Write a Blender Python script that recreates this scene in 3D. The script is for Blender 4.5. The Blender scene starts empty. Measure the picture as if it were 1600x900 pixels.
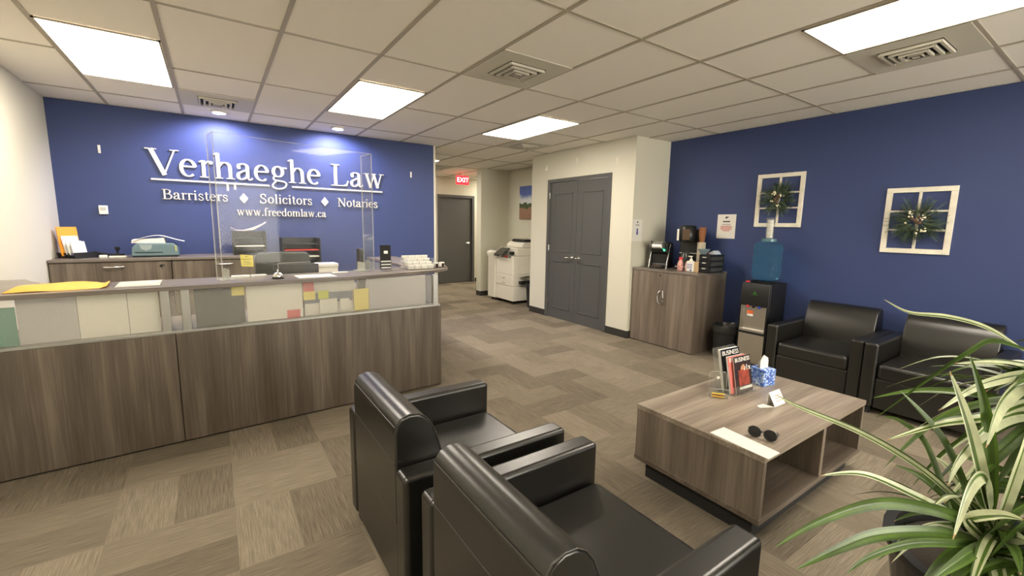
import bpy, math, random
from mathutils import Vector, Matrix
R = math.radians
C = bpy.context.scene.collection
sc = bpy.context.scene

# ------------------------------------------------------------------ camera, view, light
cam_d = bpy.data.cameras.new('camera'); cam = bpy.data.objects.new('camera', cam_d); C.objects.link(cam)
cam_d.sensor_width = 36.0; cam_d.lens = 681.62 * 36.0 / 1600.0; cam_d.clip_start = 0.02; cam_d.clip_end = 60
_yaw, _pit, _rol = 0.59882, 0.14152, 0.01670
_F = Vector((math.sin(_yaw)*math.cos(_pit), math.cos(_yaw)*math.cos(_pit), -math.sin(_pit)))
_R = Vector((math.cos(_yaw), -math.sin(_yaw), 0)); _U = _R.cross(_F)
_R2 = _R*math.cos(_rol) + _U*math.sin(_rol); _U2 = _U*math.cos(_rol) - _R*math.sin(_rol)
cam.matrix_world = Matrix(((_R2.x, _U2.x, -_F.x, 0), (_R2.y, _U2.y, -_F.y, 0), (_R2.z, _U2.z, -_F.z, 1.457), (0, 0, 0, 1)))
sc.camera = cam
sc.view_settings.view_transform = 'Standard'; sc.view_settings.look = 'None'
sc.view_settings.gamma = 1.0; sc.view_settings.use_curve_mapping = False
sc.view_settings.exposure = 1.42
W = bpy.data.worlds.new('world'); sc.world = W; W.use_nodes = True
W.node_tree.nodes['Background'].inputs[0].default_value = (1.0, .93, .80, 1)
W.node_tree.nodes['Background'].inputs[1].default_value = 5.0
PANEL = 9.0          # strength of the ceiling troffers
WARM = (1.0, .90, .76)
CEIL = 2.599
GX, GY, S = 1.032, 2.536, .6096

# ------------------------------------------------------------------ materials
def newmat(name):
    m = bpy.data.materials.new(name); m.use_nodes = True
    return m, m.node_tree, m.node_tree.nodes['Principled BSDF']
def mat(name, col, rough=.6, metal=0, bump=0, bscale=60, spec=.5, trans=0, ior=1.45, coat=0, vary=0, vscale=4):
    m, t, b = newmat(name)
    b.inputs['Base Color'].default_value = (*col, 1); b.inputs['Roughness'].default_value = rough
    b.inputs['Metallic'].default_value = metal; b.inputs['Specular IOR Level'].default_value = spec
    b.inputs['Transmission Weight'].default_value = trans; b.inputs['IOR'].default_value = ior
    b.inputs['Coat Weight'].default_value = coat
    tc = None
    if bump or vary: tc = t.nodes.new('ShaderNodeTexCoord')
    if bump:
        n = t.nodes.new('ShaderNodeTexNoise'); n.inputs['Scale'].default_value = bscale; n.inputs['Detail'].default_value = 3
        t.links.new(tc.outputs['Object'], n.inputs['Vector'])
        bp = t.nodes.new('ShaderNodeBump'); bp.inputs['Strength'].default_value = bump; bp.inputs['Distance'].default_value = .004
        t.links.new(n.outputs['Fac'], bp.inputs['Height']); t.links.new(bp.outputs[0], b.inputs['Normal'])
    if vary:
        n = t.nodes.new('ShaderNodeTexNoise'); n.inputs['Scale'].default_value = vscale; n.inputs['Detail'].default_value = 4
        t.links.new(tc.outputs['Object'], n.inputs['Vector'])
        r = t.nodes.new('ShaderNodeValToRGB'); t.links.new(n.outputs['Fac'], r.inputs[0])
        r.color_ramp.elements[0].position = .3; r.color_ramp.elements[1].position = .7
        r.color_ramp.elements[0].color = (*[max(0, c*(1-vary)) for c in col], 1)
        r.color_ramp.elements[1].color = (*[min(1, c*(1+vary)) for c in col], 1)
        t.links.new(r.outputs[0], b.inputs['Base Color'])
    return m
def emit(name, col, s):
    m, t, b = newmat(name)
    b.inputs['Base Color'].default_value = (*col, 1); b.inputs['Emission Color'].default_value = (*col, 1); b.inputs['Emission Strength'].default_value = s
    return m
def wood(name, axis, dark=(.070, .053, .039), mid=(.118, .093, .070), light=(.20, .165, .13), rough=.45):
    m, t, b = newmat(name); N = t.nodes; Lk = t.links
    tc = N.new('ShaderNodeTexCoord')
    def lay(k, long, sc_, det):
        mp = N.new('ShaderNodeMapping'); s = [k, k, k]; s[axis] = long; mp.inputs['Scale'].default_value = s
        Lk.new(tc.outputs['Object'], mp.inputs[0])
        n = N.new('ShaderNodeTexNoise'); n.inputs['Scale'].default_value = sc_; n.inputs['Detail'].default_value = det; n.inputs['Roughness'].default_value = .6
        n.inputs['Distortion'].default_value = .3
        Lk.new(mp.outputs[0], n.inputs['Vector']); return n
    a = lay(9, .55, 1.0, 3); c = lay(60, 1.6, 1.3, 4)
    mx = N.new('ShaderNodeMath'); mx.operation = 'MULTIPLY_ADD'; mx.inputs[1].default_value = .38
    Lk.new(c.outputs['Fac'], mx.inputs[0])
    m2 = N.new('ShaderNodeMath'); m2.operation = 'MULTIPLY'; m2.inputs[1].default_value = .62; Lk.new(a.outputs['Fac'], m2.inputs[0])
    Lk.new(m2.outputs[0], mx.inputs[2])
    r = N.new('ShaderNodeValToRGB'); Lk.new(mx.outputs[0], r.inputs[0])
    e = r.color_ramp.elements; e[0].position = .33; e[0].color = (*dark, 1); e[1].position = .66; e[1].color = (*light, 1)
    x = e.new(.5); x.color = (*mid, 1)
    Lk.new(r.outputs[0], b.inputs['Base Color']); b.inputs['Roughness'].default_value = rough
    bp = N.new('ShaderNodeBump'); bp.inputs['Strength'].default_value = .12; bp.inputs['Distance'].default_value = .002
    Lk.new(c.outputs['Fac'], bp.inputs['Height']); Lk.new(bp.outputs[0], b.inputs['Normal'])
    return m
def carpet():
    m, t, b = newmat('carpet'); N = t.nodes; Lk = t.links
    def M(op, a, c=None, d=None):
        n = N.new('ShaderNodeMath'); n.operation = op
        for i, v in enumerate((a, c, d)):
            if v is None: continue
            if isinstance(v, (int, float)): n.inputs[i].default_value = v
            else: Lk.new(v, n.inputs[i])
        return n.outputs[0]
    tc = N.new('ShaderNodeTexCoord'); sp = N.new('ShaderNodeSeparateXYZ'); Lk.new(tc.outputs['Object'], sp.inputs[0])
    x, y = sp.outputs[0], sp.outputs[1]
    T = .5
    cx = M('FLOOR', M('DIVIDE', x, T)); cy = M('FLOOR', M('DIVIDE', y, T))
    par = M('MODULO', M('ADD', M('ABSOLUTE', M('ADD', cx, cy)), 0.0), 2.0); par = M('GREATER_THAN', par, .5)   # quarter-turn laying
    hx = M('FLOOR', M('DIVIDE', x, T/2)); hy = M('FLOOR', M('DIVIDE', y, T/2))
    def mix(f, a, c): return M('ADD', M('MULTIPLY', a, M('SUBTRACT', 1.0, f)), M('MULTIPLY', c, f))
    sub = mix(par, hx, hy)
    cb = N.new('ShaderNodeCombineXYZ'); Lk.new(cx, cb.inputs[0]); Lk.new(cy, cb.inputs[1]); Lk.new(M('MULTIPLY', sub, 1.37), cb.inputs[2])
    wn = N.new('ShaderNodeTexWhiteNoise'); wn.noise_dimensions = '3D'; Lk.new(cb.outputs[0], wn.inputs['Vector'])
    def streak(sx, sy, sc_=1.0):
        mp = N.new('ShaderNodeMapping'); mp.inputs['Scale'].default_value = (sx, sy, 1); Lk.new(tc.outputs['Object'], mp.inputs[0])
        n = N.new('ShaderNodeTexNoise'); n.inputs['Scale'].default_value = sc_; n.inputs['Detail'].default_value = 3; n.inputs['Roughness'].default_value = .7
        Lk.new(mp.outputs[0], n.inputs['Vector']); return n.outputs['Fac']
    st = mix(par, streak(230, 6), streak(6, 230))
    big = streak(.9, .9)
    v = M('ADD', M('ADD', M('MULTIPLY', wn.outputs['Value'], .16), M('MULTIPLY', st, .60)), M('MULTIPLY', big, .15))
    r = N.new('ShaderNodeValToRGB'); Lk.new(v, r.inputs[0])
    e = r.color_ramp.elements; e[0].position = .27; e[0].color = (.10, .084, .062, 1); e[1].position = .72; e[1].color = (.38, .325, .245, 1)
    q = e.new(.47); q.color = (.205, .174, .130, 1)
    Lk.new(r.outputs[0], b.inputs['Base Color']); b.inputs['Roughness'].default_value = .95; b.inputs['Specular IOR Level'].default_value = .1
    bp = N.new('ShaderNodeBump'); bp.inputs['Strength'].default_value = .2; bp.inputs['Distance'].default_value = .004
    Lk.new(st, bp.inputs['Height']); Lk.new(bp.outputs[0], b.inputs['Normal'])
    return m
def clear(name, tint, haze, rough=.05, gl=1.0):
    """thin clear sheet: transparent body, fresnel sheen, a little milky diffuse"""
    m = bpy.data.materials.new(name); m.use_nodes = True; t = m.node_tree; t.nodes.clear(); N = t.nodes; Lk = t.links
    o = N.new('ShaderNodeOutputMaterial'); tr = N.new('ShaderNodeBsdfTransparent'); tr.inputs[0].default_value = (*tint, 1)
    df = N.new('ShaderNodeBsdfDiffuse'); df.inputs[0].default_value = (.90, .88, .80, 1)
    gl_ = N.new('ShaderNodeBsdfGlossy'); gl_.inputs['Roughness'].default_value = rough
    fr = N.new('ShaderNodeFresnel'); fr.inputs[0].default_value = 1.45
    mu = N.new('ShaderNodeMath'); mu.operation = 'MULTIPLY'; mu.inputs[1].default_value = gl; Lk.new(fr.outputs[0], mu.inputs[0])
    m1 = N.new('ShaderNodeMixShader'); m1.inputs[0].default_value = haze; Lk.new(tr.outputs[0], m1.inputs[1]); Lk.new(df.outputs[0], m1.inputs[2])
    m2 = N.new('ShaderNodeMixShader'); Lk.new(mu.outputs[0], m2.inputs[0]); Lk.new(m1.outputs[0], m2.inputs[1]); Lk.new(gl_.outputs[0], m2.inputs[2])
    Lk.new(m2.outputs[0], o.inputs[0]); return m

M_carpet = carpet()
M_navy = mat('navy_paint', (.036, .056, .158), .58, bump=.05, bscale=220)
M_white = mat('white_paint', (.66, .64, .53), .7, bump=.04, bscale=200)
M_tile = mat('ceiling_tile', (.84, .80, .72), .9, bump=.25, bscale=150, spec=.2)
M_grid = mat('ceiling_grid', (.40, .36, .28), .5)
M_vent = mat('vent_panel', (.56, .53, .44), .6)
M_dark = mat('dark_void', (.01, .01, .01), .8)
M_door = mat('charcoal_door', (.088, .088, .086), .42)
M_base = mat('vinyl_base', (.035, .033, .030), .45)
M_lamp = emit('lamp_diffuser', WARM, PANEL)
M_spot = emit('downlight_lens', (.86, .84, 1.0), 40)
M_exit = emit('exit_red', (1.0, .02, .03), 1.0)
M_exitw = emit('exit_letter', (1.0, .75, .7), 1.6)
M_chrome = mat('chrome', (.78, .77, .74), .18, 1)
M_steel = mat('brushed_steel', (.72, .70, .65), .30, 1)
M_alu = mat('aluminium', (.46, .46, .43), .38, .85)
M_wood = wood('grey_oak_upright', 2); M_woodx = wood('grey_oak_lengthwise', 0); M_woody = wood('grey_oak_crosswise', 1)
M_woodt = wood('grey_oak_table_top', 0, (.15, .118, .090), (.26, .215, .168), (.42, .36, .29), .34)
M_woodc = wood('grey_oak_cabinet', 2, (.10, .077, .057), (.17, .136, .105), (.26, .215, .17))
M_top = wood('counter_top_oak', 0, (.12, .10, .082), (.17, .145, .12), (.25, .215, .18), .33)
M_edge = mat('oak_edge_band', (.085, .066, .050), .5)
M_leather = mat('black_leather', (.0100, .0098, .0085), .30, bump=.05, bscale=200, spec=.95)
M_seam = mat('leather_seam', (.045, .042, .036), .4)
M_black = mat('black_plastic', (.012, .012, .012), .35)
M_blackm = mat('black_matte', (.018, .018, .018), .7)
M_lett = mat('brushed_letter', (.70, .66, .55), .45, .10)
M_frost = clear('frosted_glass', (.985, .985, .965), .13, .35, .5)
M_acr = clear('clear_acrylic', (.985, .99, .985), .025, .03, .26)
M_acre = clear('acrylic_edge', (.9, .93, .92), .30, .1, .4)
M_paper = mat('white_paper', (.78, .76, .70), .7)
M_papg = mat('lavender_paper', (.50, .48, .50), .7)
M_manila = mat('manila', (.80, .42, .06), .6, vary=.08)
M_orange = mat('orange_envelope', (.85, .36, .04), .6)
M_yellow = mat('yellow_note', (.80, .68, .14), .7)
M_lime = mat('lime_note', (.62, .66, .05), .7)
M_redn = mat('red_note', (.62, .05, .05), .7)
M_teal = mat('teal_folder', (.0, .22, .15), .6)
M_slate = mat('slate_paper', (.14, .15, .22), .7)
M_grey = mat('grey_plastic', (.25, .25, .24), .5)
M_offw = mat('office_white_plastic', (.82, .79, .70), .45)
M_offw2 = mat('office_grey_plastic', (.50, .49, .45), .5)
M_screen = mat('dark_screen', (.05, .055, .05), .15)
M_pm = mat('postage_grey_green', (.13, .20, .22), .5)
M_frame = mat('distressed_white_wood', (.78, .74, .62), .6, vary=.1, vscale=12)
M_pine = mat('pine_needles', (.075, .12, .065), .7)
M_pine2 = mat('frosted_needles', (.20, .27, .18), .7)
M_cone = mat('pine_cone', (.10, .062, .035), .8)
M_berry = mat('cream_berry', (.85, .78, .58), .5)
M_leaf = mat('leaf_green', (.085, .16, .022), .38, vary=.35, vscale=9)
M_leafd = mat('leaf_deep_green', (.055, .105, .018), .4, vary=.3, vscale=9)
M_leafc = mat('leaf_cream', (.55, .60, .38), .38, vary=.25, vscale=14)
M_leaft = mat('leaf_dry_tip', (.42, .27, .13), .6)
M_stem = mat('plant_stem', (.16, .19, .07), .6)
M_soil = mat('potting_soil', (.05, .04, .03), .9, bump=.8, bscale=60)
M_ctext = mat('dark_ink', (.04, .04, .05), .7)
M_rtext = mat('red_ink', (.55, .10, .08), .7)
M_btext = mat('blue_ink', (.03, .05, .35), .7)
M_water = mat('blue_water_bottle', (.28, .62, .80), .06, trans=.95, ior=1.15)
M_cup = mat('paper_cup', (.62, .55, .42), .7)
M_cupb = mat('brown_cup', (.30, .12, .05), .7)
M_bag = mat('bin_liner', (.03, .03, .03), .25)

# ------------------------------------------------------------------ mesh helpers
class MB:
    def __init__(s): s.v = []; s.f = []; s.m = []; s.mi = 0
    def add(s, vs, fs):
        o = len(s.v); s.v += [tuple(p) for p in vs]; s.f += [tuple(i+o for i in f) for f in fs]; s.m += [s.mi]*len(fs); return s
    def box(s, x0, x1, y0, y1, z0, z1, rz=0, c=None):
        vs = [(x, y, z) for x in (x0, x1) for y in (y0, y1) for z in (z0, z1)]
        if rz:
            c = c or ((x0+x1)/2, (y0+y1)/2); k, n = math.cos(rz), math.sin(rz)
            vs = [(c[0]+(x-c[0])*k-(y-c[1])*n, c[1]+(x-c[0])*n+(y-c[1])*k, z) for x, y, z in vs]
        return s.add(vs, [(0, 1, 3, 2), (4, 6, 7, 5), (0, 4, 5, 1), (2, 3, 7, 6), (0, 2, 6, 4), (1, 5, 7, 3)])
    def prism(s, poly, a, b, ax=2):
        """poly in the plane across axis ax, extruded a..b"""
        n = len(poly); vs = []
        for h in (a, b):
            for p in poly:
                q = [0, 0, 0]; o = [i for i in (0, 1, 2) if i != ax]; q[o[0]], q[o[1]] = p; q[ax] = h; vs.append(q)
        fs = [tuple(range(n))[::-1], tuple(range(n, 2*n))] + [(i, (i+1) % n, n+(i+1) % n, n+i) for i in range(n)]
        return s.add(vs, fs)
    def lathe(s, prof, c=(0, 0, 0), n=24, ax=2):
        vs = []; fs = []
        for r_, h in prof:
            for i in range(n):
                a = 2*math.pi*i/n; q = [r_*math.cos(a), r_*math.sin(a), h]
                if ax == 0: q = [q[2], q[0], q[1]]
                if ax == 1: q = [q[0], q[2], q[1]]
                vs.append((q[0]+c[0], q[1]+c[1], q[2]+c[2]))
        for k in range(len(prof)-1):
            for i in range(n): j = (i+1) % n; fs.append((k*n+i, k*n+j, (k+1)*n+j, (k+1)*n+i))
        if prof[0][0] > 1e-5: fs.append(tuple(range(n))[::-1])
        if prof[-1][0] > 1e-5: fs.append(tuple(range((len(prof)-1)*n, len(prof)*n)))
        return s.add(vs, fs)
    def cyl(s, c, r_, h, n=20, ax=2): return s.lathe([(r_, 0), (r_, h)], c, n, ax)
    def tube(s, pts, r_, n=8, closed=False):
        pts = [Vector(p) for p in pts]; vs = []; fs = []; N = len(pts)
        for i, p in enumerate(pts):
            t = (pts[(i+1) % N if closed else min(i+1, N-1)] - pts[i-1 if (closed or i) else 0]).normalized()
            a = t.cross(Vector((0, 0, 1)));
            if a.length < 1e-3: a = t.cross(Vector((1, 0, 0)))
            a.normalize(); b = t.cross(a); rr = r_[i] if isinstance(r_, (list, tuple)) else r_
            for k in range(n): an = 2*math.pi*k/n; vs.append(p + a*math.cos(an)*rr + b*math.sin(an)*rr)
        for i in range(N if closed else N-1):
            for k in range(n): k2 = (k+1) % n; j = (i+1) % N; fs.append((i*n+k, i*n+k2, j*n+k2, j*n+k))
        if not closed: fs.append(tuple(range(n))[::-1]); fs.append(tuple(range((N-1)*n, N*n)))
        return s.add(vs, fs)
    def sphere(s, c, r_, n=12, sz=1.0):
        m = max(4, n//2); return s.lathe([(r_*math.sin(math.pi*i/m)+1e-6, -r_*sz*math.cos(math.pi*i/m)) for i in range(m+1)], c, n)
    def sheet(s, quad, th=.0006):
        a, b, c, d = [Vector(p) for p in quad]; nrm = (b-a).cross(d-a).normalized()*th
        return s.add([a, b, c, d, a+nrm, b+nrm, c+nrm, d+nrm], [(3, 2, 1, 0), (4, 5, 6, 7), (0, 1, 5, 4), (1, 2, 6, 5), (2, 3, 7, 6), (3, 0, 4, 7)])
def obj(name, mb, m, parent=None, bevel=0, smooth=False, seg=3, loc=None, rotz=0, sub=0):
    me = bpy.data.meshes.new(name); me.from_pydata(mb.v, [], mb.f)
    ms = m if isinstance(m, (list, tuple)) else [m]
    for k in ms: me.materials.append(k)
    for p, i in zip(me.polygons, mb.m): p.material_index = min(i, len(ms)-1)
    import bmesh
    b = bmesh.new(); b.from_mesh(me); bmesh.ops.recalc_face_normals(b, faces=b.faces); b.to_mesh(me); b.free()
    o = bpy.data.objects.new(name, me); C.objects.link(o)
    if parent: o.parent = parent
    if loc: o.location = loc
    o.rotation_euler.z = rotz
    if bevel:
        md = o.modifiers.new('bevel', 'BEVEL'); md.width = bevel; md.segments = seg; md.limit_method = 'ANGLE'; md.angle_limit = R(35); md.harden_normals = True
    if sub:
        md = o.modifiers.new('sub', 'SUBSURF'); md.levels = sub; md.render_levels = sub
    if smooth or bevel:
        me.polygons.foreach_set('use_smooth', [True]*len(me.polygons))
        if smooth and not bevel:
            me.polygons.foreach_set('use_smooth', [True]*len(me.polygons))
            try: me.set_sharp_from_angle(angle=R(50))
            except Exception: pass
    return o
def tag(o, label, cat, group=None, kind=None):
    o['label'] = label; o['category'] = cat
    if group: o['group'] = group
    if kind: o['kind'] = kind
    return o
def thing(name, label, cat, loc=(0, 0, 0), rotz=0, group=None):
    o = bpy.data.objects.new(name, None); C.objects.link(o); o.location = loc; o.rotation_euler.z = rotz; o.empty_display_size = .1
    return tag(o, label, cat, group)
def struct(name, mb, m, label, cat, parent=None, bevel=0):
    o = obj(name, mb, m, parent, bevel)
    if not parent: tag(o, label, cat, kind='structure')
    return o
def copy_tree(o, parent=None):
    c = o.copy(); C.objects.link(c); c.parent = parent
    for ch in list(o.children): copy_tree(ch, c)
    return c
def text_mesh(txt, size, depth=.0006):
    cu = bpy.data.curves.new('t', 'FONT'); cu.body = txt; cu.size = size; cu.extrude = depth; cu.align_x = 'CENTER'; cu.align_y = 'CENTER'
    to = bpy.data.objects.new('t', cu); C.objects.link(to)
    bpy.context.view_layer.update()
    me = bpy.data.meshes.new_from_object(to.evaluated_get(bpy.context.evaluated_depsgraph_get()))
    bpy.data.objects.remove(to); return me
def text_obj(name, txt, size, m, parent, mat3):
    """mat3: columns right, up, out as vectors + origin"""
    me = text_mesh(txt, size); rgt, up, org = mat3; out = rgt.cross(up)
    for v in me.vertices: v.co = org + rgt*v.co.x + up*v.co.y + out*v.co.z
    me.materials.clear(); me.materials.append(m)
    o = bpy.data.objects.new(name, me); C.objects.link(o); o.parent = parent; return o

# ------------------------------------------------------------------ room shell
XL, XR, YS, XD = -1.256, 5.132, 6.128, 4.451
YR = -3.2
struct('floor', MB().box(-1.4, 7.2, YR-.1, 10.1, -.05, 0), M_carpet, 'brown and beige streaked carpet tiles laid quarter-turn over the whole floor', 'floor')
struct('ceiling', MB().box(-1.4, 7.2, YR-.1, 10.1, CEIL+.004, CEIL+.06), M_tile, 'off-white suspended ceiling of long lay-in tiles', 'ceiling')
g = MB()
i = -3
while GX+i*S < 7.1:
    x = GX+i*S; g.box(x-.012, x+.012, YR, 10.0, CEIL-.002, CEIL+.006); i += 1
for j in range(-9, 13, 2):
    y = GY+j*S; g.box(XL, 7.1, y-.010, y+.010, CEIL-.0015, CEIL+.006)
struct('trim_1', g, M_grid, 'thin metal grid that carries the ceiling tiles', 'ceiling grid')
struct('wall_back', MB().box(XL, 2.747, YS, YS+.12, 0, CEIL), [M_navy], 'navy blue feature wall behind the reception desk', 'wall')
struct('trim_2', MB().box(2.747, 2.775, YS-.002, YS+.122, 0, CEIL), M_white, 'pale end cap of the navy reception wall', 'wall trim')
struct('wall_left', MB().box(XL-.12, XL, YR, 10, 0, CEIL), M_white, 'off-white wall at the left end of the reception desk', 'wall')
struct('wall_right', MB().box(XR, XR+.12, YR, 3.81, 0, CEIL), M_navy, 'navy blue wall behind the waiting chairs and wreath frames', 'wall')
b = MB(); b.box(XL, XR, YR-.1, YR, 0, .45); b.box(XL, XR, YR-.1, YR, 2.35, CEIL)
for x0_, x1_ in ((XL, 1.55), (4.75, XR)): b.box(x0_, x1_, YR-.1, YR, .45, 2.35)
struct('wall_rear', b, M_white, 'off-white wall behind the viewpoint, opened for the added fill window', 'wall')
for n_, x0_, x1_, lab_ in (('fill_window_1', 1.55, 4.75, 'wide window added unseen behind the viewpoint to let in fill light'),):  # added opening out of view; world light enters here as fill
    b = MB(); b.box(x0_, x1_, YR-.07, YR-.02, .45, .50); b.box(x0_, x1_, YR-.07, YR-.02, 2.30, 2.35); xm_ = (x0_+x1_)/2
    for a_ in (x0_, xm_-.025, x1_-.05): b.box(a_, a_+.05, YR-.07, YR-.02, .50, 2.30)
    struct(n_, b, M_alu, lab_, 'window')
# closet block with the double door opening
YA, YB = 3.81, 5.98; DY0, DY1, DH = 4.193, 5.543, 2.185
b = MB(); b.box(XD, XD+.12, YA, DY0, 0, CEIL); b.box(XD, XD+.12, DY1, YB, 0, CEIL); b.box(XD, XD+.12, DY0, DY1, DH, CEIL)
b.box(XD+.12, XR+.12, YA, YA+.12, 0, CEIL); b.box(XD+.12, 5.3, YB-.12, YB, 0, CEIL)
struct('wall_closet', b, M_white, 'cream wall around the grey double doors with its shaded return', 'wall')
struct('wall_alcove', MB().box(5.2, 5.32, YB, 7.8, 0, CEIL), M_white, 'off-white wall at the back of the copier alcove', 'wall')
struct('wall_partition', MB().box(4.53, 7.1, 7.8, 7.98, 0, CEIL), M_white, 'off-white wall on the far side of the copier alcove', 'wall')
b = MB(); b.box(XL, 4.585, 9.9, 10.0, 0, CEIL); b.box(5.485, 7.1, 9.9, 10.0, 0, CEIL); b.box(4.585, 5.485, 9.9, 10.0, 2.13, CEIL); b.box(4.5, 5.57, 10.0, 10.05, 0, 2.3)
struct('wall_hall', b, M_white, 'off-white wall at the end of the hallway', 'wall')
struct('wall_hall_end', MB().box(7.1, 7.2, 7.8, 10, 0, CEIL), M_white, 'off-white side wall closing the hallway', 'wall')
def bb(n, x0, x1, y0, y1, lab): struct(n, MB().box(x0, x1, y0, y1, 0, .10), M_base, lab, 'baseboard', bevel=.003)
bb('baseboard_closet_left', XD-.008, XD, DY1+.0, YB, 'dark baseboard left of the double doors')
bb('baseboard_closet_right', XD-.008, XD, YA-.008, DY0, 'dark baseboard right of the double doors')
bb('baseboard_return', XD, XR, YA-.008, YA, 'dark baseboard on the shaded wall return behind the storage cabinet')
bb('baseboard_right', XR-.008, XR, YR, YA-.01, 'dark baseboard along the navy waiting wall')
bb('baseboard_partition', 4.522, 5.2, 7.792, 7.8, 'dark baseboard of the partition beside the copier')
bb('baseboard_partition_end', 4.522, 4.53, 7.8, 7.98, 'dark baseboard on the narrow end of the partition')
bb('baseboard_alcove', 5.192, 5.2, YB, 7.79, 'dark baseboard behind the copier')
bb('baseboard_hall', 2.9, 4.50, 9.892, 9.9, 'dark baseboard left of the hallway door')
bb('baseboard_hall_right', 5.57, 7.1, 9.892, 9.9, 'dark baseboard right of the hallway door')
# double door frame + leaves
b = MB()
b.box(XD-.018, XD+.119, DY0+.001, DY0+.05, 0, DH-.0505); b.box(XD-.018, XD+.119, DY1-.05, DY1-.001, 0, DH-.0505); b.box(XD-.018, XD+.119, DY0+.001, DY1-.001, DH-.05, DH-.001)
struct('trim_3', b, M_door, 'charcoal steel frame around the double doors', 'door frame', bevel=.003)
def leaf(n, y0, y1, lab, handle_y, hdir):
    x = XD+.006; e = thing(n, lab, 'door', (x, (y0+y1)/2, .008)); e['kind'] = 'structure'; del e['label']; e['label'] = lab
    w = (y1-y0)/2; H = DH-.062
    obj('door_panel', MB().box(0, .044, -w, w, 0, H), M_door, e, bevel=.002)
    m = MB()
    for z0, z1 in ((.16, .92), (1.06, 1.96)):       # raised mouldings of the two panels
        y_ = w-.10
        for a in ((-y_, y_, z0, z0+.018), (-y_, y_, z1-.018, z1)): m.box(-.008, .002, a[0], a[1], a[2], a[3])
        for a in ((-y_, -y_+.018), (y_-.018, y_)): m.box(-.008, .002, a[0], a[1], z0, z1)
    obj('panel_moulding', m, M_door, e, bevel=.003)
    h = MB(); hy = handle_y-(y0+y1)/2
    h.cyl((-.012, hy, .985), .032, .014, 24, 0); h.cyl((-.05, hy, .985), .011, .04, 12, 0)
    h.tube([(-.05, hy, .985), (-.055, hy+hdir*.03, .986), (-.052, hy+hdir*.08, .984), (-.048, hy+hdir*.12, .980)], [.012, .011, .009, .007])
    ho = obj('door_handle', h, M_chrome, e, smooth=True); ho['label'] = 'chrome lever handle'
    for z in (.22, 1.06, 1.88):
        hy2 = -w-.004 if abs(y0-DY0) < .1 else w+.004
        hh = MB().cyl((-.010, hy2, z), .007, .10, 10); obj('hinge', hh, M_chrome, e, smooth=True)['label'] = 'bright steel hinge'
ym = (DY0+DY1)/2
leaf('door_1', DY0+.053, ym-.003, 'right leaf of the charcoal double doors with chrome lever', ym-.07, -1)
leaf('door_2', ym+.003, DY1-.053, 'left leaf of the charcoal double doors with chrome lever', ym+.07, 1)
# hallway door
b = MB(); b.box(4.535, 4.60, 9.86, 10, 0, 2.12); b.box(5.47, 5.535, 9.86, 10, 0, 2.12); b.box(4.535, 5.535, 9.86, 10, 2.12, 2.185)
struct('trim_4', b, M_door, 'dark frame of the hallway door', 'door frame', bevel=.003)
e = thing('door_3', 'plain charcoal door at the end of the hallway', 'door', (5.035, 9.92, .008)); e['kind'] = 'structure'
obj('door_panel', MB().box(-.435, .435, 0, .044, 0, 2.113), M_door, e, bevel=.002)
h = MB().cyl((.36, -.012, 1.0), .034, .014, 20, 1); h.tube([(.36, -.05, 1.0), (.33, -.055, 1.0), (.26, -.05, .995)], .011); h.cyl((.36, -.05, 1.0), .012, .04, 12, 1)
obj('door_handle', h, M_chrome, e, smooth=True)['label'] = 'chrome lever handle'

# ------------------------------------------------------------------ ceiling fittings
def troffer(i, j, label):
    x0, x1, y0, y1 = GX+i*S+.014, GX+(i+1)*S-.014, GY+j*S+.014, GY+(j+2)*S-.014
    t = thing('ceiling_light', label, 'ceiling light', ((x0+x1)/2, (y0+y1)/2, CEIL-.004), 0, 'flat lit troffers set in the ceiling')
    a, c = (x1-x0)/2, (y1-y0)/2; f = MB()
    f.box(-a, a, -c, -c+.012, -.004, .006); f.box(-a, a, c-.012, c, -.004, .006); f.box(-a, -a+.012, -c, c, -.004, .006); f.box(a-.012, a, -c, c, -.004, .006)
    obj('frame', f, M_grid, t)
    obj('diffuser', MB().box(-a+.012, a-.012, -c+.012, c-.012, -.001, .004), M_lamp, t)['label'] = 'glowing white diffuser'
troffer(-3, 2, 'long lit ceiling panel nearest the left wall, above the reception desk')
troffer(0, 2, 'lit ceiling panel in the middle, above the right half of the reception desk')
troffer(3, 2, 'lit ceiling panel in front of the closet doors')
troffer(3, -4, 'large lit ceiling panel above the coffee table by the navy waiting wall')
troffer(3, 8, 'far lit ceiling panel in the hallway past the navy reception wall')
troffer(8, 10, 'unseen lit panel added round the corner to brighten the hallway')  # extra panel hidden behind the partition, added to light the hall
troffer(-3, -4, 'unseen lit panel added over the floor left of the near armchairs')  # out of view; added to lift the light on the near floor
def vent(i, j, label, back=False):
    x0, x1, y0, y1 = GX+i*S+.012, GX+(i+1)*S-.012, GY+j*S+.012, GY+(j+1)*S-.012
    t = thing('ceiling_vent', label, 'ceiling vent', ((x0+x1)/2, (y0+y1)/2, CEIL-.002), 0, 'square air diffusers in the ceiling')
    a = (x1-x0)/2; obj('panel', MB().box(-a, a, -a, a, -.004, .004), M_vent, t)
    g2 = MB()
    for w, z in ((.145, -.006), (.105, -.012), (.065, -.018), (.028, -.020)):
        g2.mi = 1; g2.box(-w-.012, w+.012, -w-.012, w+.012, z-.001+.0015, z+.004)
        g2.mi = 0
        for s_ in (-1, 1):
            g2.box(-w, w, s_*w-.008, s_*w+.008, z-.016, z); g2.box(s_*w-.008, s_*w+.008, -w, w, z-.016, z)
    g2.mi = 0; g2.box(-.03, .03, -.03, .03, -.036, -.018)
    obj('louvre', g2, [M_vent, M_dark], t)['label'] = 'square concentric louvres'
vent(1, 0, 'square vent with dark concentric louvres in the middle of the ceiling')
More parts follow.
